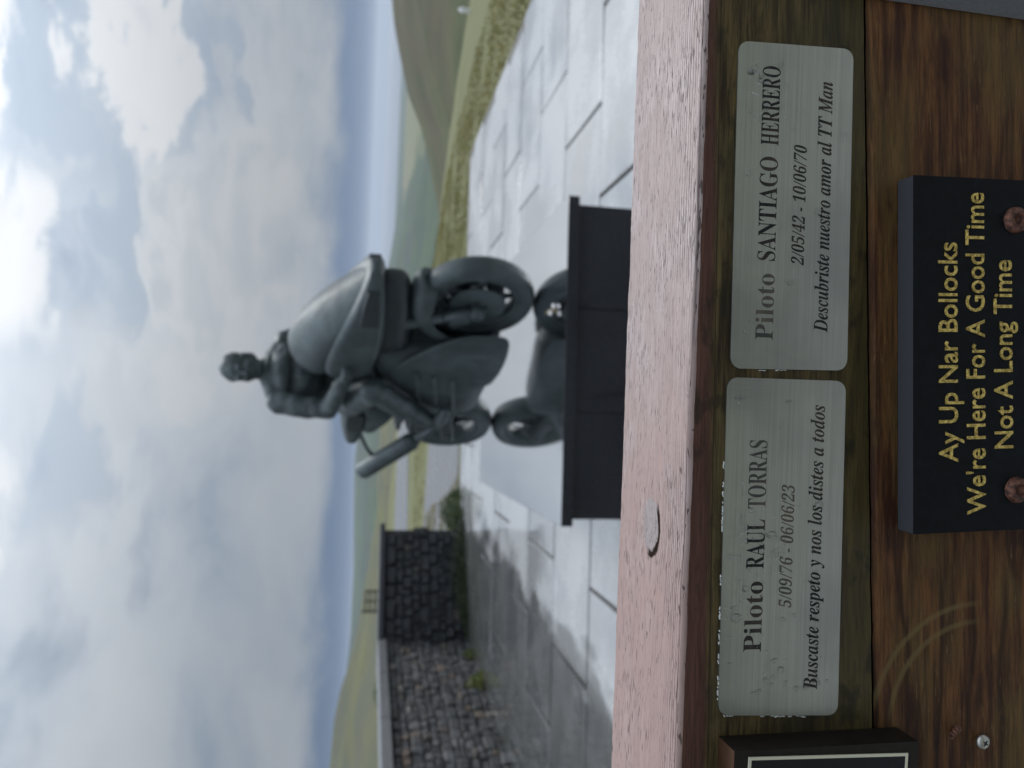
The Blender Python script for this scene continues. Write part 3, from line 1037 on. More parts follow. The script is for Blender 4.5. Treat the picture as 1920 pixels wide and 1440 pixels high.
# left wall: face towards +X at x=-3.66, from near the camera to the corner
wl = empty('stone_wall', (-3.67, 4.6, -0.03), radians(-1.3))
tag(wl, 'grey rubble stone wall with pale concrete coping along the left of the wet paving', 'wall')
mb = MB()
mb.box((-0.16, 2.9, 0.56), (0.24, 5.9, 1.12))
mb.build('core', M['mortar'], wl)
sv = stone_variants(M['rubble'])
rubble_face(wl, sv, 5.75, 1.125, -0.06, 0.075, 0.135, 0.0, 'y', single_from=2.45)
for k in range(5):
    mb = MB()
    mb.box((-0.14, 0.59 + k * 1.17, 1.1925), (0.40, 1.155, 0.115))
    mb.build('coping_stone', M['coping'], wl, bevel=0.008)

# dark wall across the far left corner
PA, PB = Vector((-3.62, 10.36, 0)), Vector((-2.165, 11.42, 0))
dv = PB - PA
wd = empty('stone_wall', (PA.x, PA.y, -0.03), atan2(dv.y, dv.x))
tag(wd, 'dark shaded slate wall standing across the far end of the grey rubble wall', 'wall')
LD = dv.length
mb = MB()
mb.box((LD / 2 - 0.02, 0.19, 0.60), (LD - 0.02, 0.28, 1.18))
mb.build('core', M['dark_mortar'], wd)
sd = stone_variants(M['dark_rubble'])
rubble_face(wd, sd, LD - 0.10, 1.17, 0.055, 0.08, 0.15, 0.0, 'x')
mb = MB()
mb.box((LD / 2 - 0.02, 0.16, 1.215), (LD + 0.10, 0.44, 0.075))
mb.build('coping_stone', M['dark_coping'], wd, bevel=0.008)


def leaf_clump(name, m, c, rad, n, leaf, up=0.6, parent=None, flat=1.0):
    mb = MB()
    for i in range(n):
        a = R.uniform(0, 2 * pi)
        rr = sqrt(R.random())
        p = Vector((c[0] + cos(a) * rr * rad[0], c[1] + sin(a) * rr * rad[1], c[2] + R.random() * rad[2] * (1.05 - rr * rr) * flat))
        d = Vector((R.gauss(0, 1), R.gauss(0, 1), R.gauss(up, 0.6))).normalized()
        s_ = d.cross(Vector((R.gauss(0, 1), R.gauss(0, 1), R.gauss(0, 1)))).normalized()
        L = leaf * R.uniform(0.6, 1.35)
        w = L * R.uniform(0.22, 0.42)
        q = d.cross(s_) * L * 0.12
        mb.add([p, p + d * L * 0.5 + s_ * w * 0.5 + q, p + d * L, p + d * L * 0.5 - s_ * w * 0.5 + q], [(0, 1, 2, 3)])
    return mb.build(name, m, parent)


# moss and weeds at the wall feet
o = leaf_clump('moss', M['moss'], (0, 0, 0), (0.95, 0.10, 0.22), 2600, 0.035)
o.location = ((PA + PB) / 2 + Vector((0.30, -0.22, -0.01)))
o.location = (-2.72, 10.90, 0.0)
o.rotation_euler = (0, 0, atan2(dv.y, dv.x))
tag(o, 'dark green moss growing along the foot of the dark slate wall', 'moss', kind='stuff')
sh = empty('shrub', (-1.98, 11.72, 0.0))
tag(sh, 'low green leafy shrub beside the right end of the dark slate wall', 'shrub')
leaf_clump('foliage', M['shrub_leaf'], (0, 0, 0.02), (0.36, 0.30, 0.32), 1500, 0.06, parent=sh)
mb = MB()
for k in range(7):
    a = R.uniform(0, 6.28)
    mb.tube([(0, 0, -0.02), (0.1 * cos(a), 0.1 * sin(a), 0.12), (0.22 * cos(a), 0.2 * sin(a), 0.22)], [0.008, 0.006, 0.003], 6)
mb.build('stem', M['gate_wood'], sh)
for (x, y, s_, lab) in ((-3.53, 8.95, 1.0, 'bright yellow green weed rooted at the foot of the rubble wall'), (-3.55, 9.9, 0.7, 'small weed in the corner between the rubble wall and the dark wall')):
    w_ = empty('weed', (x, y, 0.0))
    tag(w_, lab, 'weed')
    leaf_clump('foliage', M['leaf'], (0, 0, 0.0), (0.10 * s_, 0.16 * s_, 0.20 * s_), 240, 0.06 * s_, 0.9, w_)
    mb = MB()
    for k in range(4):
        a = R.uniform(0, 6.28)
        mb.tube([(0, 0, -0.03), (0.05 * cos(a) * s_, 0.06 * sin(a) * s_, 0.14 * s_)], [0.004, 0.002], 5)
    mb.build('stem', M['straw'], w_)

# ------------------------------------------------------------------ grass verges
def grass(name, inside, bounds, n, h, label):
    mb = MB()
    cnt = 0
    while cnt < n:
        x = R.uniform(bounds[0], bounds[1])
        y = R.uniform(bounds[2], bounds[3])
        if not inside(x, y):
            continue
        cnt += 1
        z = ground_z(x, y) - 0.01
        dens = 0.5 + 0.8 * noise.noise(Vector((x * 1.3, y * 1.3, 2.0)))
        hh = h * R.uniform(0.4, 1.0) * max(0.35, min(1.3, dens + 0.35))
        a = R.uniform(0, 2 * pi)
        ln = hh * R.uniform(0.2, 0.8)
        w = R.uniform(0.006, 0.013)
        bx, by = cos(a) * ln, sin(a) * ln
        wx, wy = -sin(a + R.uniform(-1, 1)) * w, cos(a) * w
        mb.add([(x - wx, y - wy, z), (x + wx, y + wy, z), (x + bx * 0.45 + wx * 0.6, y + by * 0.45 + wy * 0.6, z + hh * 0.65), (x + bx * 0.45 - wx * 0.6, y + by * 0.45 - wy * 0.6, z + hh * 0.65), (x + bx, y + by, z + hh)], [(0, 1, 2, 3), (3, 2, 4)])
    o = mb.build(name, M['blade'])
    tag(o, label, 'grass', kind='stuff')
    return o


def right_edge(y):
    return 4.14 * cy - y * sy


grass('grass', lambda x, y: (x > right_edge(y) + 0.02 or y > 12.30 - 0.02 * x) and y > 6 + 0 * x and sqrt(x * x + y * y) < 20 - 11.0 * smooth01(atan2(x, y) / 0.6) + 1.6 and (x > 1.0),
      (0.8, 9.5, 6.0, 24.0), 30000, 0.055, 'strip of rough yellow green grass edging the paving on the right')
grass('grass', lambda x, y: y > 11.95 - 0.03 * x and y < 12.5 + 7.0 * smooth01((-1.3 - x) / 2.4) and x < -1.30 + 0.12 * (y - 12) * -1,
      (-4.5, -1.2, 11.9, 19.5), 9000, 0.06, 'tongue of rough grass between the paving and the wet road, behind the dark wall')
grass('grass', lambda x, y: True, (-14.0, 1.6, 19.9, 24.3), 7000, 0.08, 'yellow green grass strip between the two wet roads')

# ------------------------------------------------------------------ small far things
g = empty('gate', (-13.3, 46.5, -0.2), radians(8))
tag(g, 'small brown timber gate on the skyline behind the dark wall', 'gate')
for k, (x, h, w) in enumerate(((-0.55, 1.25, 0.12), (0.05, 1.12, 0.09), (0.62, 1.05, 0.12))):
    mb = MB()
    mb.box((x, 0, h / 2 + 0.2), (w, w, h + 0.4))
    mb.build('post', M['gate_wood'], g, bevel=0.01)
for z in (0.55, 0.85, 1.15, 1.42):
    mb = MB()
    mb.box((0.03, -0.08, z), (1.35, 0.04, 0.10))
    mb.build('rail', M['gate_wood'], g)
p = empty('marker_post', (6.55, 13.5, ground_z(6.55, 13.5) - 0.16))
tag(p, 'small white marker post at the outer edge of the right grass strip', 'post')
mb = MB()
mb.tube([(0, 0, 0), (0, 0, 0.30)], 0.045, 12)
mb.build('post', M['white'], p, smooth=False, bevel=0.006)
mb = MB()
mb.tube([(0, 0, 0.30), (0, 0, 0.36)], [0.05, 0.02], 12)
mb.build('cap', M['white'], p)
gb = empty('gorse_bush', (-15.3, 38.0, -0.3))
tag(gb, 'low dark green gorse bush on the slope left of the timber gate', 'bush')
leaf_clump('foliage', M['shrub_leaf'], (0, 0, 0.1), (1.6, 1.0, 0.85), 2600, 0.16, parent=gb)
mb = MB()
for k in range(6):
    a = R.uniform(0, 6.28)
    mb.tube([(0, 0, -0.1), (0.5 * cos(a), 0.4 * sin(a), 0.4)], [0.04, 0.015], 6)
mb.build('stem', M['gate_wood'], gb)

# ------------------------------------------------------------------ plinth
PZ = 0.57
pl = empty('plinth', (0.055, 4.74, 0.0), radians(3.0))
tag(pl, 'long polished black granite plinth with an overhanging top slab, standing on the wet paving', 'plinth')
mb = MB()
mb.box((0, 0, PZ - 0.027), (1.53, 2.62, 0.054))
mb.build('top_slab', M['granite'], pl, bevel=0.002)
mb = MB()
mb.box((0, 0, (PZ - 0.055) / 2 + 0.03), (1.44, 2.53, PZ - 0.116))
mb.build('core', M['granite'], pl)
for k in range(3):
    mb = MB()
    mb.box((-0.4867 + k * 0.4867, -1.2725, 0.2885), (0.482, 0.02, 0.455))
    mb.build('cladding_panel', M['granite'], pl, bevel=0.002)
for sx in (-1, 1):
    for k in range(4):
        mb = MB()
        mb.box((sx * 0.7275, -0.9525 + k * 0.635, 0.2885), (0.02, 0.63, 0.455))
        mb.build('cladding_panel', M['granite'], pl, bevel=0.002)
mb = MB()
mb.box((0, 0, 0.03), (1.50, 2.58, 0.055))
mb.build('base_course', M['granite'], pl, bevel=0.003)

tw = empty('twig', (0.36, 3.72, PZ), radians(20))
tag(tw, 'small dry twig with pale tips lying on the black plinth near the front wheel', 'twig')
mb = MB()
mb.tube([(0, -0.07, 0.006), (0.01, 0.0, 0.012), (0.035, 0.06, 0.010), (0.05, 0.12, 0.006)], [0.003, 0.004, 0.003, 0.002], 6)
mb.tube([(0.01, 0.0, 0.012), (-0.02, -0.04, 0.02)], [0.003, 0.002], 6)
mb.build('stalk', M['straw'], tw)
for q in ((-0.022, -0.045, 0.022), (0.002, -0.075, 0.012)):
    mb = MB()
    mb.ball(q, (0.014, 0.010, 0.009), None, 8, 6)
    mb.build('petal', M['petal'], tw, smooth=True)
lf = leaf_clump('fallen_leaf', M['dead_leaf'], (0, 0, 0), (0.01, 0.01, 0.004), 1, 0.12, -0.1)
lf.location = (-0.74, 3.55, 0.012)
tag(lf, 'small brown fallen leaf on the wet paving at the left corner of the plinth', 'leaf')

# ------------------------------------------------------------------ statue
A_, B_ = Vector((-0.277, 5.52, PZ)), Vector((0.466, 4.18, PZ))
hd = (B_ - A_).normalized()
WB = (B_ - A_).length
st = empty('statue', A_ + Vector((0, 0, 0.001)), atan2(hd.y, hd.x))
tag(st, 'dark bronze statue of a bareheaded rider on a racing motorcycle, standing on the plinth', 'statue')
BR, BD = M['bronze'], M['bronze_dark']


def sring(x, hw, z0, z1, n=28, p=2.4, yc=0.0, tilt=0.0):
    zc, hz = (z0 + z1) / 2, (z1 - z0) / 2
    out = []
    for k in range(n):
        a = 2 * pi * k / n
        c_, s_ = cos(a), sin(a)
        yy = hw * math.copysign(abs(c_) ** (2 / p), c_)
        zz = hz * math.copysign(abs(s_) ** (2 / p), s_)
        out.append(Vector((x + tilt * zz, yc + yy, zc + zz)))
    return out


def loft_part(name, secs, m, parent, sub=1, **kw):
    mb = MB()
    mb.loft([sring(*q, **kw) for q in secs])
    return mb.build(name, m, parent, smooth=True, sub=sub)


def wheel(name, x, Rw, wt, rin, label):
    w = bpy.data.objects.new(name, None)
    link(w, st)
    h = wt / 2
    c = (x, 0, Rw)
    mb = MB()
    prof = [(rin, -h * 0.72), (rin + 0.02, -h * 0.92), (rin + (Rw - rin) * 0.5, -h), (Rw - 0.022, -h * 0.86), (Rw - 0.008, -h * 0.55), (Rw, 0), (Rw - 0.008, h * 0.55), (Rw - 0.022, h * 0.86), (rin + (Rw - rin) * 0.5, h), (rin + 0.02, h * 0.92), (rin, h * 0.72)]
    mb.lathe(prof, c, n=64)
    mb.build('tyre', BR, w, smooth=True)
    mb = MB()
    mb.lathe([(rin + 0.002, -h * 0.74), (rin + 0.002, h * 0.74), (rin - 0.022, h * 0.66), (rin - 0.03, 0), (rin - 0.022, -h * 0.66)], c, n=56)
    mb.build('rim', BR, w, smooth=True)
    mb = MB()
    mb.lathe([(0.0, -h * 0.8), (0.04, -h * 0.8), (0.05, -h * 0.4), (0.05, h * 0.4), (0.04, h * 0.8), (0.0, h * 0.8)], c, n=24, closed=False)
    mb.build('hub', BR, w, smooth=True)
    for k in range(5):
        a = radians(-78 + 72 * k)
        mb = MB()
        d = Vector((cos(a), 0, sin(a)))
        mb.tube([Vector(c) + d * 0.035, Vector(c) + d * (rin - 0.02)], [0.026, 0.014], 10, flat=(1, 1))
        mb.build('spoke', BR, w, smooth=True)
    for sgn in (-1, 1):
        mb = MB()
        r1 = 0.155 if 'front' in name else 0.10
        y0 = sgn * (h * 0.78)
        mb.lathe([(0.055, y0), (r1, y0), (r1, y0 + sgn * 0.008), (0.055, y0 + sgn * 0.008)], c, n=40)
        mb.build('brake_disc', BR, w)
    return w


FW = wheel('front_wheel', WB, 0.318, 0.130, 0.228, '')
RW = wheel('rear_wheel', 0.0, 0.312, 0.165, 0.215, '')
for sgn in (-1, 1):                                # callipers and fork legs
    mb = MB()
    mb.box((WB - 0.12, sgn * 0.075, 0.40), (0.075, 0.05, 0.13), Matrix.Rotation(radians(-35), 3, 'Y'))
    mb.build('brake_calliper', BR, st, smooth=True, bevel=0.018, seg=3)
    mb = MB()
    mb.tube([(WB + 0.0, sgn * 0.098, 0.318), (WB - 0.06, sgn * 0.098, 0.50)], [0.030, 0.028], 14)
    mb.tube([(WB - 0.06, sgn * 0.098, 0.50), (WB - 0.26, sgn * 0.105, 1.02)], [0.031, 0.036], 14)
    mb.tube([(WB, sgn * 0.07, 0.318), (WB, sgn * 0.135, 0.318)], [0.04, 0.036], 14)
    mb.build('fork_leg', BR, st, smooth=True)
mb = MB()
n_ = 30
rings = []
for k in range(n_ + 1):
    a = radians(60 + 152 * k / n_)
    taper = min(1.0, 0.55 + 0.45 * min(k, n_ - k) / 4.0)
    ring = []
    for (dr, yy) in ((-0.075, -0.140), (0.018, -0.132), (0.040, -0.075), (0.047, 0), (0.040, 0.075), (0.018, 0.132), (-0.075, 0.140), (-0.075, 0.130), (0.008, 0.120), (0.028, 0.06), (0.030, 0), (0.028, -0.06), (0.008, -0.120), (-0.075, -0.130)):
        rr = 0.318 + dr
        ring.append(Vector((WB + rr * cos(a), yy * taper, 0.318 + rr * sin(a))))
    rings.append(ring)
mb.loft(rings)
mb.build('mudguard', BR, st, smooth=True, sub=1)

# fairing nose with the bubble screen
loft_part('windscreen', [(0.93, 0.175, 1.02, 1.340), (0.95, 0.200, 0.99, 1.358), (1.06, 0.212, 0.94, 1.358), (1.20, 0.212, 0.90, 1.310), (1.36, 0.198, 0.86, 1.200), (1.50, 0.165, 0.83, 1.085), (1.62, 0.120, 0.82, 0.985), (1.70, 0.085, 0.82, 0.925), (1.735, 0.03, 0.84, 0.89)], BR, st, 2, p=1.72)
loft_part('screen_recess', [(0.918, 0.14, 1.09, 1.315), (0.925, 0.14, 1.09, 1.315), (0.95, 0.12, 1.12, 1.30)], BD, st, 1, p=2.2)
loft_part('nose_fairing', [(0.985, 0.232, 0.885, 1.135), (0.988, 0.240, 0.875, 1.145), (1.10, 0.246, 0.85, 1.150), (1.25, 0.238, 0.815, 1.115), (1.42, 0.212, 0.805, 1.05), (1.58, 0.168, 0.81, 0.968), (1.70, 0.110, 0.82, 0.920), (1.765, 0.045, 0.84, 0.89)], BR, st, 1, p=5.5)
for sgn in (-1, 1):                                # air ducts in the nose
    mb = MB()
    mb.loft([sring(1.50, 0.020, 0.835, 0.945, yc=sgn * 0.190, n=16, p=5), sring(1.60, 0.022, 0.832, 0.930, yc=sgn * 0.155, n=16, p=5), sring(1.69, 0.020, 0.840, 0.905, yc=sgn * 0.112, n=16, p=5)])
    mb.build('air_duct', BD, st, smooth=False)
# belly fairing and engine covers
loft_part('belly_fairing', [(0.36, 0.10, 0.19, 0.36), (0.42, 0.16, 0.17, 0.50), (0.60, 0.205, 0.155, 0.66), (0.80, 0.225, 0.14, 0.80), (0.97, 0.225, 0.115, 0.89), (1.10, 0.20, 0.11, 0.93), (1.17, 0.16, 0.15, 0.93), (1.20, 0.12, 0.27, 0.90)], BR, st, 1, p=3.2)
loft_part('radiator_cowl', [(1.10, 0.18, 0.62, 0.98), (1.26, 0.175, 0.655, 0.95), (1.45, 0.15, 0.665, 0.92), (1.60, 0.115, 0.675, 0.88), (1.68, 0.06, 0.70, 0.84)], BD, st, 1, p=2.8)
for sgn in (-1, 1):                                # lower side wings reaching past the wheel
    mb = MB()
    mb.loft([sring(0.80, 0.015, 0.16, 0.80, yc=sgn * 0.195, n=20, p=5), sring(1.05, 0.022, 0.115, 0.78, yc=sgn * 0.192, n=20, p=5), sring(1.22, 0.018, 0.100, 0.62, yc=sgn * 0.182, n=20, p=5), sring(1.34, 0.012, 0.105, 0.46, yc=sgn * 0.168, n=20, p=5), sring(1.40, 0.005, 0.13, 0.34, yc=sgn * 0.158, n=20, p=5)])
    mb.build('lower_side_panel', BR, st, smooth=True, sub=1)
for k in range(3):                                 # raised ribs on the right-hand fairing panel
    mb = MB()
    mb.capsule((0.60 + 0.04 * k, -0.205, 0.36 + 0.11 * k), (0.98 + 0.03 * k, -0.222, 0.40 + 0.11 * k), 0.020, 0.014)
    mb.build('fairing_rib', BR, st, smooth=True)
loft_part('fuel_tank', [(0.55, 0.08, 0.86, 1.00), (0.62, 0.14, 0.84, 1.07), (0.78, 0.175, 0.82, 1.12), (0.94, 0.18, 0.82, 1.11), (1.06, 0.14, 0.85, 1.06), (1.10, 0.08, 0.88, 1.0)], BR, st, 1)
loft_part('seat', [(0.20, 0.12, 0.80, 0.93), (0.35, 0.14, 0.80, 0.935), (0.55, 0.12, 0.80, 0.93), (0.64, 0.09, 0.82, 0.93)], BR, st, 1)
loft_part('tail_cowl', [(0.40, 0.10, 0.90, 1.01), (0.36, 0.125, 0.87, 1.055), (0.24, 0.140, 0.86, 1.075), (0.05, 0.135, 0.88, 1.075), (-0.14, 0.115, 0.915, 1.06), (-0.27, 0.085, 0.945, 1.045), (-0.34, 0.05, 0.97, 1.025)], BR, st, 1, p=2.8)
for sgn in (-1, 1):
    mb = MB()
    mb.loft([sring(0.31, 0.008, 0.90, 1.02, yc=sgn * 0.135, n=16, p=6), sring(0.20, 0.010, 0.905, 1.03, yc=sgn * 0.139, n=16, p=6), sring(0.07, 0.008, 0.925, 1.025, yc=sgn * 0.136, n=16, p=6)])
    mb.build('number_panel', BD, st, smooth=False)
    # silencer, its strap and link pipe
    mb = MB()
    s0_, s1_ = Vector((0.10, sgn * 0.20, 0.555)), Vector((-0.43, sgn * 0.224, 0.905))
    ax = [s0_, s0_.lerp(s1_, 0.08), s0_.lerp(s1_, 0.085), s0_.lerp(s1_, 0.985), s0_.lerp(s1_, 0.99), s1_, s1_]
    mb.tube(ax, [0.042, 0.066, 0.067, 0.067, 0.067, 0.0665, 0.060], 24, flat=(0.92, 1.05))
    so = mb.build('silencer', BR, st, smooth=True, bevel=0.004)
    mb = MB()
    mb.tube([(-0.43, sgn * 0.224, 0.906), (-0.437, sgn * 0.2242, 0.9105)], [0.044, 0.044], 20, flat=(0.92, 1.05))
    mb.build('silencer_outlet', BD, so, smooth=False)
    mb = MB()
    mb.tube([(-0.27, sgn * 0.19, 0.82), (-0.18, sgn * 0.16, 0.88), (-0.03, sgn * 0.12, 0.93)], [0.016, 0.014, 0.014], 10)
    mb.build('silencer_bracket', BR, st, smooth=True)
    mb = MB()
    mb.tube([(0.11, sgn * 0.20, 0.55), (0.22, sgn * 0.18, 0.45), (0.40, sgn * 0.13, 0.33), (0.55, sgn * 0.10, 0.28)], [0.03, 0.03, 0.03, 0.03], 12)
    mb.build('exhaust_pipe', BR, st, smooth=True)
    mb = MB()
    mb.loft([sring(0.62, 0.028, 0.34, 0.50, yc=sgn * 0.11, n=14, p=4), sring(0.30, 0.024, 0.32, 0.42, yc=sgn * 0.115, n=14, p=4), sring(-0.06, 0.022, 0.27, 0.36, yc=sgn * 0.118, n=14, p=4)])
    mb.tube([(0, sgn * 0.10, 0.312), (0, sgn * 0.155, 0.312)], [0.03, 0.026], 14)
    mb.build('swingarm', BR, st, smooth=True)
    mb = MB()
    mb.tube([(1.10, sgn * 0.10, 1.03), (1.08, sgn * 0.28, 1.00)], [0.017, 0.017], 12)
    mb.build('handlebar', BR, st, smooth=True)
    mb = MB()
    mb.capsule((0.52, sgn * 0.16, 0.42), (0.51, sgn * 0.27, 0.42), 0.014, 0.014)
    mb.build('footrest', BR, st, smooth=True)
    mb = MB()
    mb.loft([sring(0.42, 0.02, 0.66, 0.90, yc=sgn * 0.12, n=14, p=4), sring(0.18, 0.02, 0.76, 0.90, yc=sgn * 0.12, n=14, p=4), sring(0.02, 0.016, 0.84, 0.91, yc=sgn * 0.11, n=14, p=4)])
    mb.build('subframe', BR, st, smooth=True)
loft_part('rear_hugger', [(0.30, 0.09, 0.50, 0.60), (0.20, 0.095, 0.60, 0.70), (0.05, 0.095, 0.655, 0.715), (-0.08, 0.08, 0.64, 0.675)], BR, st, 1)
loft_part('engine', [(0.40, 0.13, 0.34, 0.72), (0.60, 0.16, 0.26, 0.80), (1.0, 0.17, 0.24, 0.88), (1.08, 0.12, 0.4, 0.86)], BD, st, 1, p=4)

# the rider: one continuous cast surface
b = MB()


def chain(pts, rad):
    for i in range(len(pts) - 1):
        b.capsule(pts[i], pts[i + 1], rad[i], rad[i + 1], 16, 5)


RX = 0.04
b.ball((0.46 + RX, 0, 1.03), (0.17, 0.185, 0.145))                          # pelvis
b.ball((0.48 + RX, 0, 1.15), (0.135, 0.165, 0.14))                          # waist
b.ball((0.55 + RX, 0, 1.29), (0.15, 0.205, 0.165))                         # ribcage
b.ball((0.60 + RX, 0, 1.40), (0.115, 0.195, 0.10))                         # upper chest
b.ball((0.47 + RX, 0, 1.37), (0.10, 0.15, 0.12))                           # racing hump of the suit
chain([(0.585 + RX, 0.16, 1.43), (0.60 + RX, 0.06, 1.485), (0.60 + RX, -0.06, 1.485), (0.585 + RX, -0.16, 1.43)], [0.075, 0.06, 0.06, 0.075])
chain([(0.60 + RX, 0, 1.47), (0.625 + RX, -0.012, 1.545)], [0.075, 0.062])     # neck
b.ball((0.605 + RX, 0, 1.495), (0.085, 0.085, 0.03))                         # collar
for sgn in (-1, 1):
    sh = Vector((0.58 + RX, sgn * 0.205, 1.415))
    el = Vector((0.66 + RX, sgn * 0.295, 1.115)) if sgn < 0 else Vector((0.70 + RX, 0.31, 1.14))
    wr = Vector((1.01, sgn * 0.262, 1.025))
    chain([sh, (sh + el) / 2 + Vector((0, sgn * 0.012, 0.0)), el], [0.082, 0.069, 0.056])
    chain([el, el.lerp(wr, 0.35), wr], [0.058, 0.057, 0.040])
    b.ball((1.06, sgn * 0.255, 1.012), (0.055, 0.045, 0.035))                # palm
    for f in range(4):                                                       # fingers curled round the grip
        yy = sgn * (0.225 + f * 0.021)
        L = (0.9, 1.0, 0.96, 0.8)[f]
        chain([(1.085, yy, 1.028), (1.085 + 0.034 * L, yy, 1.020), (1.085 + 0.036 * L, yy, 0.994), (1.085 + 0.012 * L, yy, 0.978)], [0.0125, 0.012, 0.011, 0.009])
    chain([(1.05, sgn * 0.222, 1.005), (1.075, sgn * 0.200, 0.985), (1.10, sgn * 0.198, 0.982)], [0.014, 0.012, 0.010])
    hip = Vector((0.50, sgn * 0.10, 1.0))
    kn = Vector((0.94, sgn * 0.275, 0.855))
    an = Vector((0.52, sgn * 0.265, 0.50))
    chain([hip, hip.lerp(kn, 0.5) + Vector((0, sgn * 0.02, 0.02)), kn], [0.125, 0.105, 0.078])
    b.ball(kn + Vector((0.02, sgn * 0.02, 0.01)), (0.075, 0.055, 0.08))      # knee slider
    chain([kn, kn.lerp(an, 0.4) + Vector((-0.02, 0, -0.01)), an], [0.074, 0.072, 0.052])
    chain([an, (0.50, sgn * 0.265, 0.455)], [0.052, 0.045])
    chain([(0.485, sgn * 0.265, 0.44), (0.60, sgn * 0.275, 0.425), (0.69, sgn * 0.28, 0.41)], [0.042, 0.042, 0.032])
# head turned to his right
HC = Vector((0.635 + RX, -0.015, 1.645))
HM = Matrix.Rotation(radians(-48), 3, 'Z') @ Matrix.Rotation(radians(6), 3, 'Y')


def hp(x, y, z):
    return HC + HM @ Vector((x, y, z))


b.ball(hp(-0.012, 0, 0.028), (0.102, 0.082, 0.095), HM)            # skull
b.ball(hp(0.028, 0, -0.035), (0.070, 0.064, 0.085), HM)            # face
b.ball(hp(0.052, 0, -0.098), (0.034, 0.034, 0.026), HM)            # chin
for sgn in (-1, 1):
    b.capsule(hp(-0.01, sgn * 0.060, -0.055), hp(0.045, sgn * 0.030, -0.100), 0.024, 0.022)   # jaw
    b.ball(hp(-0.012, sgn * 0.083, -0.018), (0.022, 0.011, 0.032), HM)                       # ear
    b.ball(hp(0.075, sgn * 0.032, -0.030), (0.020, 0.022, 0.018), HM)                        # cheek
    b.ball(hp(0.083, sgn * 0.030, 0.020), (0.016, 0.024, 0.009), HM)                         # brow
    b.ball(hp(0.082, sgn * 0.030, 0.000), (0.012, 0.014, 0.010), HM)                         # eye
b.capsule(hp(0.092, 0, 0.008), hp(0.112, 0, -0.032), 0.009, 0.015)  # nose
b.ball(hp(0.088, 0, -0.060), (0.014, 0.024, 0.007), HM)             # lips
b.ball(hp(0.086, 0, -0.071), (0.013, 0.020, 0.007), HM)
rider = fused('rider', b, BR, st, 0.0085, 2, 0.009, 17.0)
b = MB()
b.ball(hp(-0.022, 0, 0.046), (0.103, 0.089, 0.090), HM)             # short hair
for k in range(90):
    a, e = R.uniform(0, 2 * pi), R.uniform(0.1, 1.45)
    q = Vector((cos(a) * cos(e) * 0.090, sin(a) * cos(e) * 0.078, sin(e) * 0.080))
    if q.x > 0.06 and q.z < 0.05:
        continue
    b.ball(hp(-0.020 + q.x, q.y, 0.044 + q.z), R.uniform(0.012, 0.019), None, 8, 6)
for sgn in (-1, 1):
    b.ball(hp(-0.055, sgn * 0.052, -0.030), (0.04, 0.03, 0.05), HM)
b.ball(hp(-0.082, 0, -0.030), (0.028, 0.055, 0.055), HM)
fused('hair', b, BR, rider, 0.008, 5, 0.003, 60.0)

# ------------------------------------------------------------------ foreground timber
FY = 0.34                                        # front face of the timbers


def at(px, py, Y):
    """point of the vertical plane y=Y behind a pixel of the photograph"""
    u, v = 1440 - py, px
    d = FWD + RT * ((u - 720) / 1440.0) - UP * ((v - 960) / 1440.0)
    return Vector((0, 0, EYE)) + d * (Y / d.y)


ra = empty('timber_railing', (0, 0.39, 0.0))
tag(ra, 'weathered timber rail with a pale worn top and dark brown stained front boards', 'railing')
OF = Vector((0, -0.39, 0))


def beam(name, x0, x1, step, prof, slots, zfun):
    """prof: (y, z, wear) outline; slots: material index for each edge of the outline"""
    mb = MB()
    xs = [x0 + (x1 - x0) * i / int((x1 - x0) / step) for i in range(int((x1 - x0) / step) + 1)]
    n = len(prof)
    for x in xs:
        for (y, z, wear) in prof:
            k = noise.noise(Vector((x * 38, y * 50, z * 9))) * 0.6 + noise.noise(Vector((x * 160, y * 90, z * 31))) * 0.4
            mb.v.append((x + OF.x, y + OF.y + k * wear, zfun(x, z) + k * wear * 0.8))
    for i in range(len(xs) - 1):
        for k in range(n):
            mb.f.append((i * n + k, i * n + (k + 1) % n, (i + 1) * n + (k + 1) % n, (i + 1) * n + k))
            mb.mi.append(slots[k])
    mb.f += [tuple(range(n))[::-1], tuple((len(xs) - 1) * n + k for k in range(n))]
    mb.mi += [0, 0]
    return mb


def z_up(x, z):
    return z + (0.054 * x if z < 1.23 else 0.0)


ZT = 1.302
pr = [(FY, 1.2085, 0.0003), (FY, 1.250, 0.0002), (FY, 1.285, 0.0003), (FY + 0.0002, ZT - 0.0030, 0.0006), (FY + 0.0012, ZT - 0.0008, 0.0009), (FY + 0.0032, ZT, 0.0005),
      (FY + 0.03, ZT + 0.0004, 0.0003), (FY + 0.06, ZT + 0.0004, 0.0003), (FY + 0.0925, ZT, 0.0006), (FY + 0.096, ZT - 0.0015, 0.0012), (FY + 0.0972, ZT - 0.005, 0.0008), (FY + 0.0972, 1.2085, 0.0003)]
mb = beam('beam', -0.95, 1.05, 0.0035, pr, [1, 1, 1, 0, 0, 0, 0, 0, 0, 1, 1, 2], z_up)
mb.build('beam', [M['wood_top'], M['wood_up'], M['joint_dirt_shade']], ra, smooth=True)


def z_lo(x, z):
    return z + (0.054 * x if z > 1.1 else 0.0)


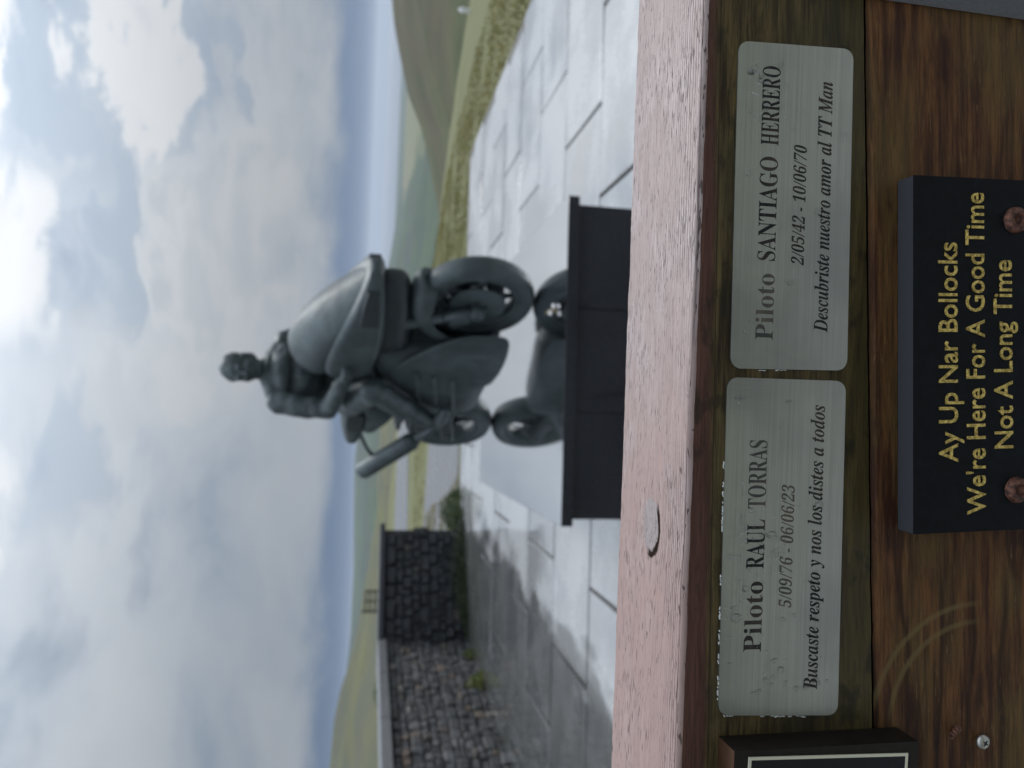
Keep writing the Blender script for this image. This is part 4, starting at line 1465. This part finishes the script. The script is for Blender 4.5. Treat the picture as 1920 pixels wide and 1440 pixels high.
pr = [(FY + 0.0006, 1.02, 0.0002), (FY + 0.0006, 1.12, 0.0003), (FY + 0.0006, 1.2036, 0.0004), (FY + 0.0022, 1.2060, 0.0005), (FY + 0.03, 1.2070, 0.0003), (FY + 0.09, 1.2066, 0.0003), (FY + 0.09, 1.02, 0.0003)]
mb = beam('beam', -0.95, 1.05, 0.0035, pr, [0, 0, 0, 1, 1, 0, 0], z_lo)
mb.build('beam', [M['wood_low'], M['joint_dirt_shade']], ra, smooth=False)
mb = MB()
mb.box((0.05, FY + 0.045 - 0.39, 0.80), (2.0, 0.09, 0.40))
mb.build('beam', M['wood_low'], ra, bevel=0.003)
for x in (-0.72, 0.80):
    mb = MB()
    mb.box((x, FY + 0.155 - 0.39, 0.63), (0.12, 0.11, 1.30))
    mb.build('post', M['wood_low'], ra, bevel=0.006)

# ------------------------------------------------------------------ lettering on the plaques
def line(body, ref, x0, x1, zb, cap, y, m, parent, origin, rot=0.0, thick=0.0003, **kw):
    """one line of lettering from x0 to x1 on the plane y, baseline zb, capitals cap tall"""
    me = text_mesh(body, **kw).copy()
    h = text_mesh(ref, **{k: v for k, v in kw.items() if k not in ('space', 'word')})
    hz = max(v.co.y for v in h.vertices)
    xs = [v.co.x for v in me.vertices]
    zs = [v.co.z for v in me.vertices]
    ax, bx, az, bz = min(xs), max(xs), min(zs), max(zs)
    for v in me.vertices:
        lx = (v.co.x - ax) / (bx - ax) * (x1 - x0)
        lz = v.co.y / hz * cap
        lt = 0 if bz - az < 1e-6 else (v.co.z - az) / (bz - az) * thick
        v.co = Vector((x0 + lx * cos(rot) - lz * sin(rot), y - lt, zb + lx * sin(rot) + lz * cos(rot))) - origin
    me.name = 'lettering'
    me.materials.clear()
    me.materials.append(m)
    me.update()
    return link(bpy.data.objects.new('lettering', me), parent)


def round_plate(q, rad, y0, y1, origin, n=6):
    """q: four corners (x,z) anticlockwise from the lower left seen from the front"""
    out = []
    for i in range(4):
        p0, p, p1 = Vector(q[i - 1]), Vector(q[i]), Vector(q[(i + 1) % 4])
        a, c_ = (p0 - p).normalized(), (p1 - p).normalized()
        for k in range(n + 1):
            t = k / n
            s0, s1 = p + a * rad, p + c_ * rad
            out.append((1 - t) ** 2 * s0 + 2 * t * (1 - t) * (p + (a + c_) * rad * 0.10) + t * t * s1)
    mb = MB()
    mb.loft([[Vector((p.x, yy, p.y)) - origin for p in out] for yy in (y1, y0)])
    return mb


def droplets(spots, y, origin, parent, r0=(0.0004, 0.0012)):
    mb = MB()
    for (cx, cz, sx, sz, n) in spots:
        for k in range(n):
            x, z = R.gauss(cx, sx), R.gauss(cz, sz)
            if abs(x - origin.x) > 0.072 or not 1.2255 < z < 1.2795:
                continue
            r = R.uniform(*r0) * (1.0 if R.random() < 0.85 else 1.7)
            M3 = Matrix.Rotation(R.uniform(-0.6, 0.6), 3, 'Y')
            mb.ball(Vector((x, y, z)) - origin, (r * R.uniform(0.7, 1.2), r * 0.42, r * R.uniform(0.8, 1.7)), M3, 10, 6)
    o = mb.build('water_drops', M['water'], parent, smooth=True)
    o['kind'] = 'stuff'
    return o


def adhesive(pts, y, origin, parent, n, spread):
    mb = MB()
    for k in range(n):
        i = R.randrange(len(pts) - 1)
        a, c_ = Vector(pts[i]), Vector(pts[i + 1])
        p = a.lerp(c_, R.random())
        if noise.noise(Vector((p.x * 140, p.y * 140, 1.0))) < -0.12:
            continue
        d = (c_ - a).normalized()
        L = R.uniform(0.0004, 0.0018)
        w = R.uniform(0.00015, 0.00040)
        ang = atan2(d.y, d.x)
        mb.box(Vector((p.x + R.gauss(0, spread), y, p.y + R.gauss(0, spread))) - origin, (L, 0.0009, w), Matrix.Rotation(-ang + R.gauss(0, 0.25), 3, 'Y'))
    o = mb.build('adhesive', M['adhesive'], parent)
    o['kind'] = 'stuff'


PY = FY - 0.0011
LY = PY - 0.00006
o1 = Vector((0.089, FY, 1.222))
p1 = empty('steel_plaque', o1)
tag(p1, 'right brushed steel memorial plaque with dates ending 10/06/70, on the dark timber', 'plaque', 'brushed steel plaques on the timber')
round_plate([(0.0125, 1.2212), (0.1692, 1.2240), (0.1664, 1.2843), (0.0112, 1.2824)], 0.0052, FY - 0.0001, PY, o1).build('plate', M['steel'], p1)
line(serif('Piloto'), serif('H'), 0.0256, 0.0572, 1.2612, 0.0090, LY, M['print_faded'], p1, o1, 0.008)
line(serif('SANTIAGO'), serif('H'), 0.0634, 0.1130, 1.2615, 0.0090, LY, M['print'], p1, o1, 0.008)
line(serif('HERRERO'), serif('H'), 0.1186, 0.1562, 1.2619, 0.0090, LY, M['print'], p1, o1, 0.008)
line(serif('2/05/42 - 10/06/70'), serif('0'), 0.0622, 0.1200, 1.2464, 0.0068, LY, M['print'], p1, o1, 0.010, shear=0.22)
line(serif('Descubriste nuestro amor al TT Man', True), serif('H', True), 0.0306, 0.1519, 1.2326, 0.0072, LY, M['print'], p1, o1, 0.016, fat=0.006)
droplets([(0.151, 1.272, 0.004, 0.003, 14), (0.134, 1.274, 0.006, 0.004, 12), (0.142, 1.263, 0.012, 0.004, 6), (0.09, 1.25, 0.05, 0.02, 14)], PY - 0.0002, o1, p1)
adhesive([(0.0108, 1.262), (0.0108, 1.278)], FY - 0.0006, o1, p1, 26, 0.00015)
adhesive([(0.0118, 1.244), (0.0112, 1.2615)], FY - 0.0006, o1, p1, 12, 0.00015)

o2 = Vector((-0.074, FY, 1.220))
p2 = empty('steel_plaque', o2)
tag(p2, 'left brushed steel memorial plaque with dates ending 06/06/23, beaded with rain drops', 'plaque', 'brushed steel plaques on the timber')
round_plate([(-0.1560, 1.2194), (0.0074, 1.2215), (0.0070, 1.2838), (-0.1534, 1.2821)], 0.0052, FY - 0.0001, PY, o2).build('plate', M['steel'], p2)
line(serif('Piloto'), serif('H'), -0.1236, -0.0900, 1.2614, 0.0090, LY, M['print'], p2, o2, 0.004)
line(serif('RAUL'), serif('H'), -0.0838, -0.0603, 1.2616, 0.0090, LY, M['print'], p2, o2, 0.004)
line(serif('TORRAS'), serif('H'), -0.0552, -0.0224, 1.2618, 0.0090, LY, M['print_faded'], p2, o2, 0.004)
line(serif('5/09/76 - 06/06/23'), serif('0'), -0.1028, -0.0435, 1.2464, 0.0068, LY, M['print_faded'], p2, o2, 0.007, shear=0.22)
line(serif('Buscaste respeto y nos los distes a todos', True), serif('H', True), -0.1428, -0.0047, 1.2312, 0.0072, LY, M['print'], p2, o2, 0.009, fat=0.006)
droplets([(-0.075, 1.270, 0.016, 0.006, 46), (-0.073, 1.254, 0.008, 0.003, 24), (0.000, 1.276, 0.003, 0.004, 12), (-0.135, 1.255, 0.010, 0.016, 22), (-0.136, 1.228, 0.008, 0.004, 12), (-0.08, 1.25, 0.04, 0.018, 30)], PY - 0.0002, o2, p2)
adhesive([(-0.1520, 1.2824), (-0.030, 1.2836)], FY - 0.0006, o2, p2, 150, 0.00012)
adhesive([(-0.1559, 1.236), (-0.1538, 1.2800)], FY - 0.0006, o2, p2, 30, 0.00014)

# black slate plaque with gilt lettering
BY = FY - 0.0115
q0, q1 = at(1712, 328, BY), at(1712, 1002, BY)
ang = atan2(q0.z - q1.z, q0.x - q1.x)
o3 = Vector(((q0.x + q1.x) / 2, FY, q0.z - 0.10))
p3 = empty('slate_plaque', o3)
tag(p3, 'thick black slate plaque with three lines of gilt lettering and rusty screws', 'plaque')
ux, uz = Vector((cos(ang), 0, sin(ang))), Vector((-sin(ang), 0, cos(ang)))
Wd = (q0 - q1).length
Hh = 0.092
c0 = q1 - o3
mb = MB()
bl = c0 - uz * Hh
corn = [bl, bl + ux * Wd, c0 + ux * Wd, c0]
fr = [v + Vector((0, 0, 0)) for v in corn]
bk = [Vector((v.x, FY - 0.0001 - o3.y, v.z)) for v in corn]
mb.add(fr + bk, [(0, 1, 2, 3)], 0)
mb.add(fr + bk, [(4, 7, 6, 5), (0, 4, 5, 1), (1, 5, 6, 2), (2, 6, 7, 3), (3, 7, 4, 0)], 1)
me_o = mb.build('slab', [M['slate'], M['slate_edge']], p3, bevel=0.0008)


def gold_line(body, a, b_, cap_px, **kw):
    A3, B3 = at(a[0], a[1], BY), at(b_[0], b_[1], BY)
    rot = atan2(B3.z - A3.z, B3.x - A3.x)
    Ln = sqrt((B3.x - A3.x) ** 2 + (B3.z - A3.z) ** 2)
    line(body, 'H', A3.x, A3.x + Ln, A3.z, cap_px, BY - 0.00005, M['gold'], p3, o3, rot, thick=0.0005, **GILT)


gold_line('Ay Up Nar Bollocks', (1795, 866), (1793, 455), 0.0102)
gold_line("We're Here For A Good Time", (1847, 963), (1843, 362), 0.0102)
gold_line('Not A Long Time', (1898, 840), (1895, 488), 0.0102)
for (px, py, rr) in ((1903, 413, 0.0064), (1905, 918, 0.0064)):
    c3 = at(px, py, BY)
    mb = MB()
    prof = [(0.0001, 0.0002), (0.0019, 0.0003), (0.0027, 0.0026), (0.0038, 0.0036), (0.0053, 0.0030), (0.0064, 0.0012), (0.0066, -0.0002)]
    vs, fs, nn = [], [], 20
    for k in range(nn):
        a = 2 * pi * k / nn
        for (r, h) in prof:
            r2 = r * rr / 0.0064 * (1 + 0.06 * noise.noise(Vector((cos(a) * 2 + px, sin(a) * 2, r * 300))))
            vs.append(Vector((c3.x + r2 * cos(a), BY - h, c3.z + r2 * sin(a))) - o3)
    m_ = len(prof)
    fs = [(k * m_ + j, k * m_ + j + 1, ((k + 1) % nn) * m_ + j + 1, ((k + 1) % nn) * m_ + j) for k in range(nn) for j in range(m_ - 1)]
    fs.append(tuple(k * m_ for k in range(nn)))
    mb.add(vs, fs)
    sc_o = mb.build('screw', M['rust'], p3, smooth=True)

# framed plaque at the lower left corner of the view
WY = FY - 0.017
a0 = at(1377, 1409, WY)
o4 = Vector((-0.235, FY, 1.19))
p4 = empty('framed_plaque', o4)
tag(p4, 'wooden block plaque with a black plate inside a thin cream border', 'plaque')
mb = MB()
mb.box(Vector((-0.231, (WY + FY) / 2, 1.2285)) - o4, (0.136, FY - WY - 0.0002, 0.105))
blk = mb
zt_ = at(1347, 1380, FY).z
xr_ = at(1347, 1380, FY).x
mb = MB()
x1_, x0_, z1_, z0_ = a0.x, a0.x - 0.12, a0.z, at(1722, 1400, WY).z
bx1, bx0, bz1, bz0 = xr_, x0_ - 0.006, zt_, z0_ - 0.001
F4 = [Vector((x, WY, z)) - o4 for x, z in ((x0_, z0_), (x1_, z0_), (x1_, z1_), (x0_, z1_))]
K4 = [Vector((x, FY - 0.0001, z)) - o4 for x, z in ((bx0, bz0), (bx1, bz0), (bx1, bz1), (bx0, bz1))]
mb.add(F4 + K4, [(0, 1, 2, 3), (4, 7, 6, 5), (0, 4, 5, 1), (1, 5, 6, 2), (3, 7, 4, 0)], 1)
mb.add(F4 + K4, [(2, 6, 7, 3)], 0)
mb.build('block', [M['block_wood'], M['block_dark']], p4)
ca, cb = at(1403, 1419, WY), at(1701, 1411, WY)
tl = Vector((ca.x, 0, ca.z))
dn = (Vector((cb.x, 0, cb.z)) - tl)
Hc = dn.length
dn.normalize()
lf_ = Vector((dn.z, 0, -dn.x))
if lf_.x > 0:
    lf_ = -lf_


def quad_plate(mb, i0, i1, d0, d1, y0, y1):
    P = []
    for y in (y1, y0):
        for (i, d_) in ((i0, d0), (i1, d0), (i1, d1), (i0, d1)):
            q = tl + lf_ * i + dn * d_
            P.append(Vector((q.x, y, q.z)) - o4)
    mb.add(P, [(0, 1, 2, 3), (4, 7, 6, 5), (0, 4, 5, 1), (1, 5, 6, 2), (2, 6, 7, 3), (3, 7, 4, 0)])


mb = MB()
bw = 0.0013
quad_plate(mb, 0, 0.10, 0, bw, WY - 0.0001, WY - 0.0008)
quad_plate(mb, 0, 0.10, Hc - bw, Hc, WY - 0.0001, WY - 0.0008)
quad_plate(mb, 0, bw, bw, Hc - bw, WY - 0.0001, WY - 0.0008)
quad_plate(mb, 0.10 - bw, 0.10, bw, Hc - bw, WY - 0.0001, WY - 0.0008)
mb.build('border', M['cream'], p4)
mb = MB()
quad_plate(mb, bw, 0.10 - bw, bw, Hc - bw, WY - 0.0001, WY - 0.0006)
mb.build('plate', M['black'], p4)

# grey granite plaque at the right edge
o5 = Vector((0.26, FY, 1.10))
p5 = empty('granite_plaque', o5)
tag(p5, 'speckled grey granite plaque with a pale edge at the right end of the boards', 'plaque')
mb = MB()
mb.add([Vector(v) - o5 for v in ((0.1962, FY - 0.0030, 1.05), (0.34, FY - 0.0030, 1.05), (0.34, FY - 0.0030, 1.245), (0.1962, FY - 0.0030, 1.245), (0.1956, FY - 0.0001, 1.0495), (0.3405, FY - 0.0001, 1.0495), (0.3405, FY - 0.0001, 1.2455), (0.1956, FY - 0.0001, 1.2455))], [(0, 1, 2, 3)], 0)
mb.add([mb.v[k] for k in range(8)], [(4, 7, 6, 5), (0, 4, 5, 1), (1, 5, 6, 2), (2, 6, 7, 3), (3, 7, 4, 0)], 1)
mb.build('slab', [M['grey_granite'], M['grey_edge']], p5, bevel=0.0004)

# loose screws in the lower board
for (px, py, rr, tilt, lab) in ((1836, 1387, 0.0038, 0.0, 'bright cross-head screw driven into the red brown lower board'), (1787, 1375, 0.0020, 0.9, 'short broken screw stub poking out of the board above the bright screw')):
    c3 = at(px, py, FY)
    s_o = empty('screw', c3)
    tag(s_o, lab, 'screw')
    Mt = Matrix.Rotation(tilt, 3, 'Z')
    if rr > 0.003:
        mb = MB()
        mb.lathe([(0.0, -0.0042), (0.0012, -0.0042), (0.0028, -0.0038), (0.0037, -0.0028), (0.0038, -0.0022), (0.0020, 0.0004)], (0, 0, 0), 'Y', 20, closed=False)
        mb.build('head', M['screw'], s_o, smooth=True)
        mb = MB()
        for a in (0.6, 0.6 + pi / 2):
            mb.box((0, -0.0042, 0), (0.0030, 0.0004, 0.0006), Matrix.Rotation(a, 3, 'Y'))
        mb.build('recess', M['black'], s_o)
        mb = MB()
        mb.tube([(0, -0.002, 0), (0, 0.012, 0)], 0.0015, 10)
        mb.build('shank', M['screw'], s_o)
    else:
        mb = MB()
        for k in range(4):
            mb.tube([Mt @ Vector((0, 0.004 - k * 0.0026, 0)), Mt @ Vector((0, 0.0026 - k * 0.0026, 0)), Mt @ Vector((0, 0.0016 - k * 0.0026, 0))], [0.0012, 0.0018, 0.0012], 10)
        mb.build('shank', M['rust'], s_o)

# ------------------------------------------------------------------ haze
mb = MB()
mb.box((0, 0, -12), (18600, 18600, 2 * 68))
mz = bpy.data.materials.new('haze')
mz.use_nodes = True
t = NT(mz.node_tree)
out = t.n('ShaderNodeOutputMaterial')
vol = t.n('ShaderNodeVolumePrincipled')
t.put(vol, 'Color', (0.80, 0.87, 0.97))
t.put(vol, 'Density', 0.00017)
t.put(vol, 'Anisotropy', 0.3)
t.t.links.new(vol.outputs[0], out.inputs['Volume'])
hz = mb.build('haze', mz)
tag(hz, kind='stuff')
hz.visible_shadow = True
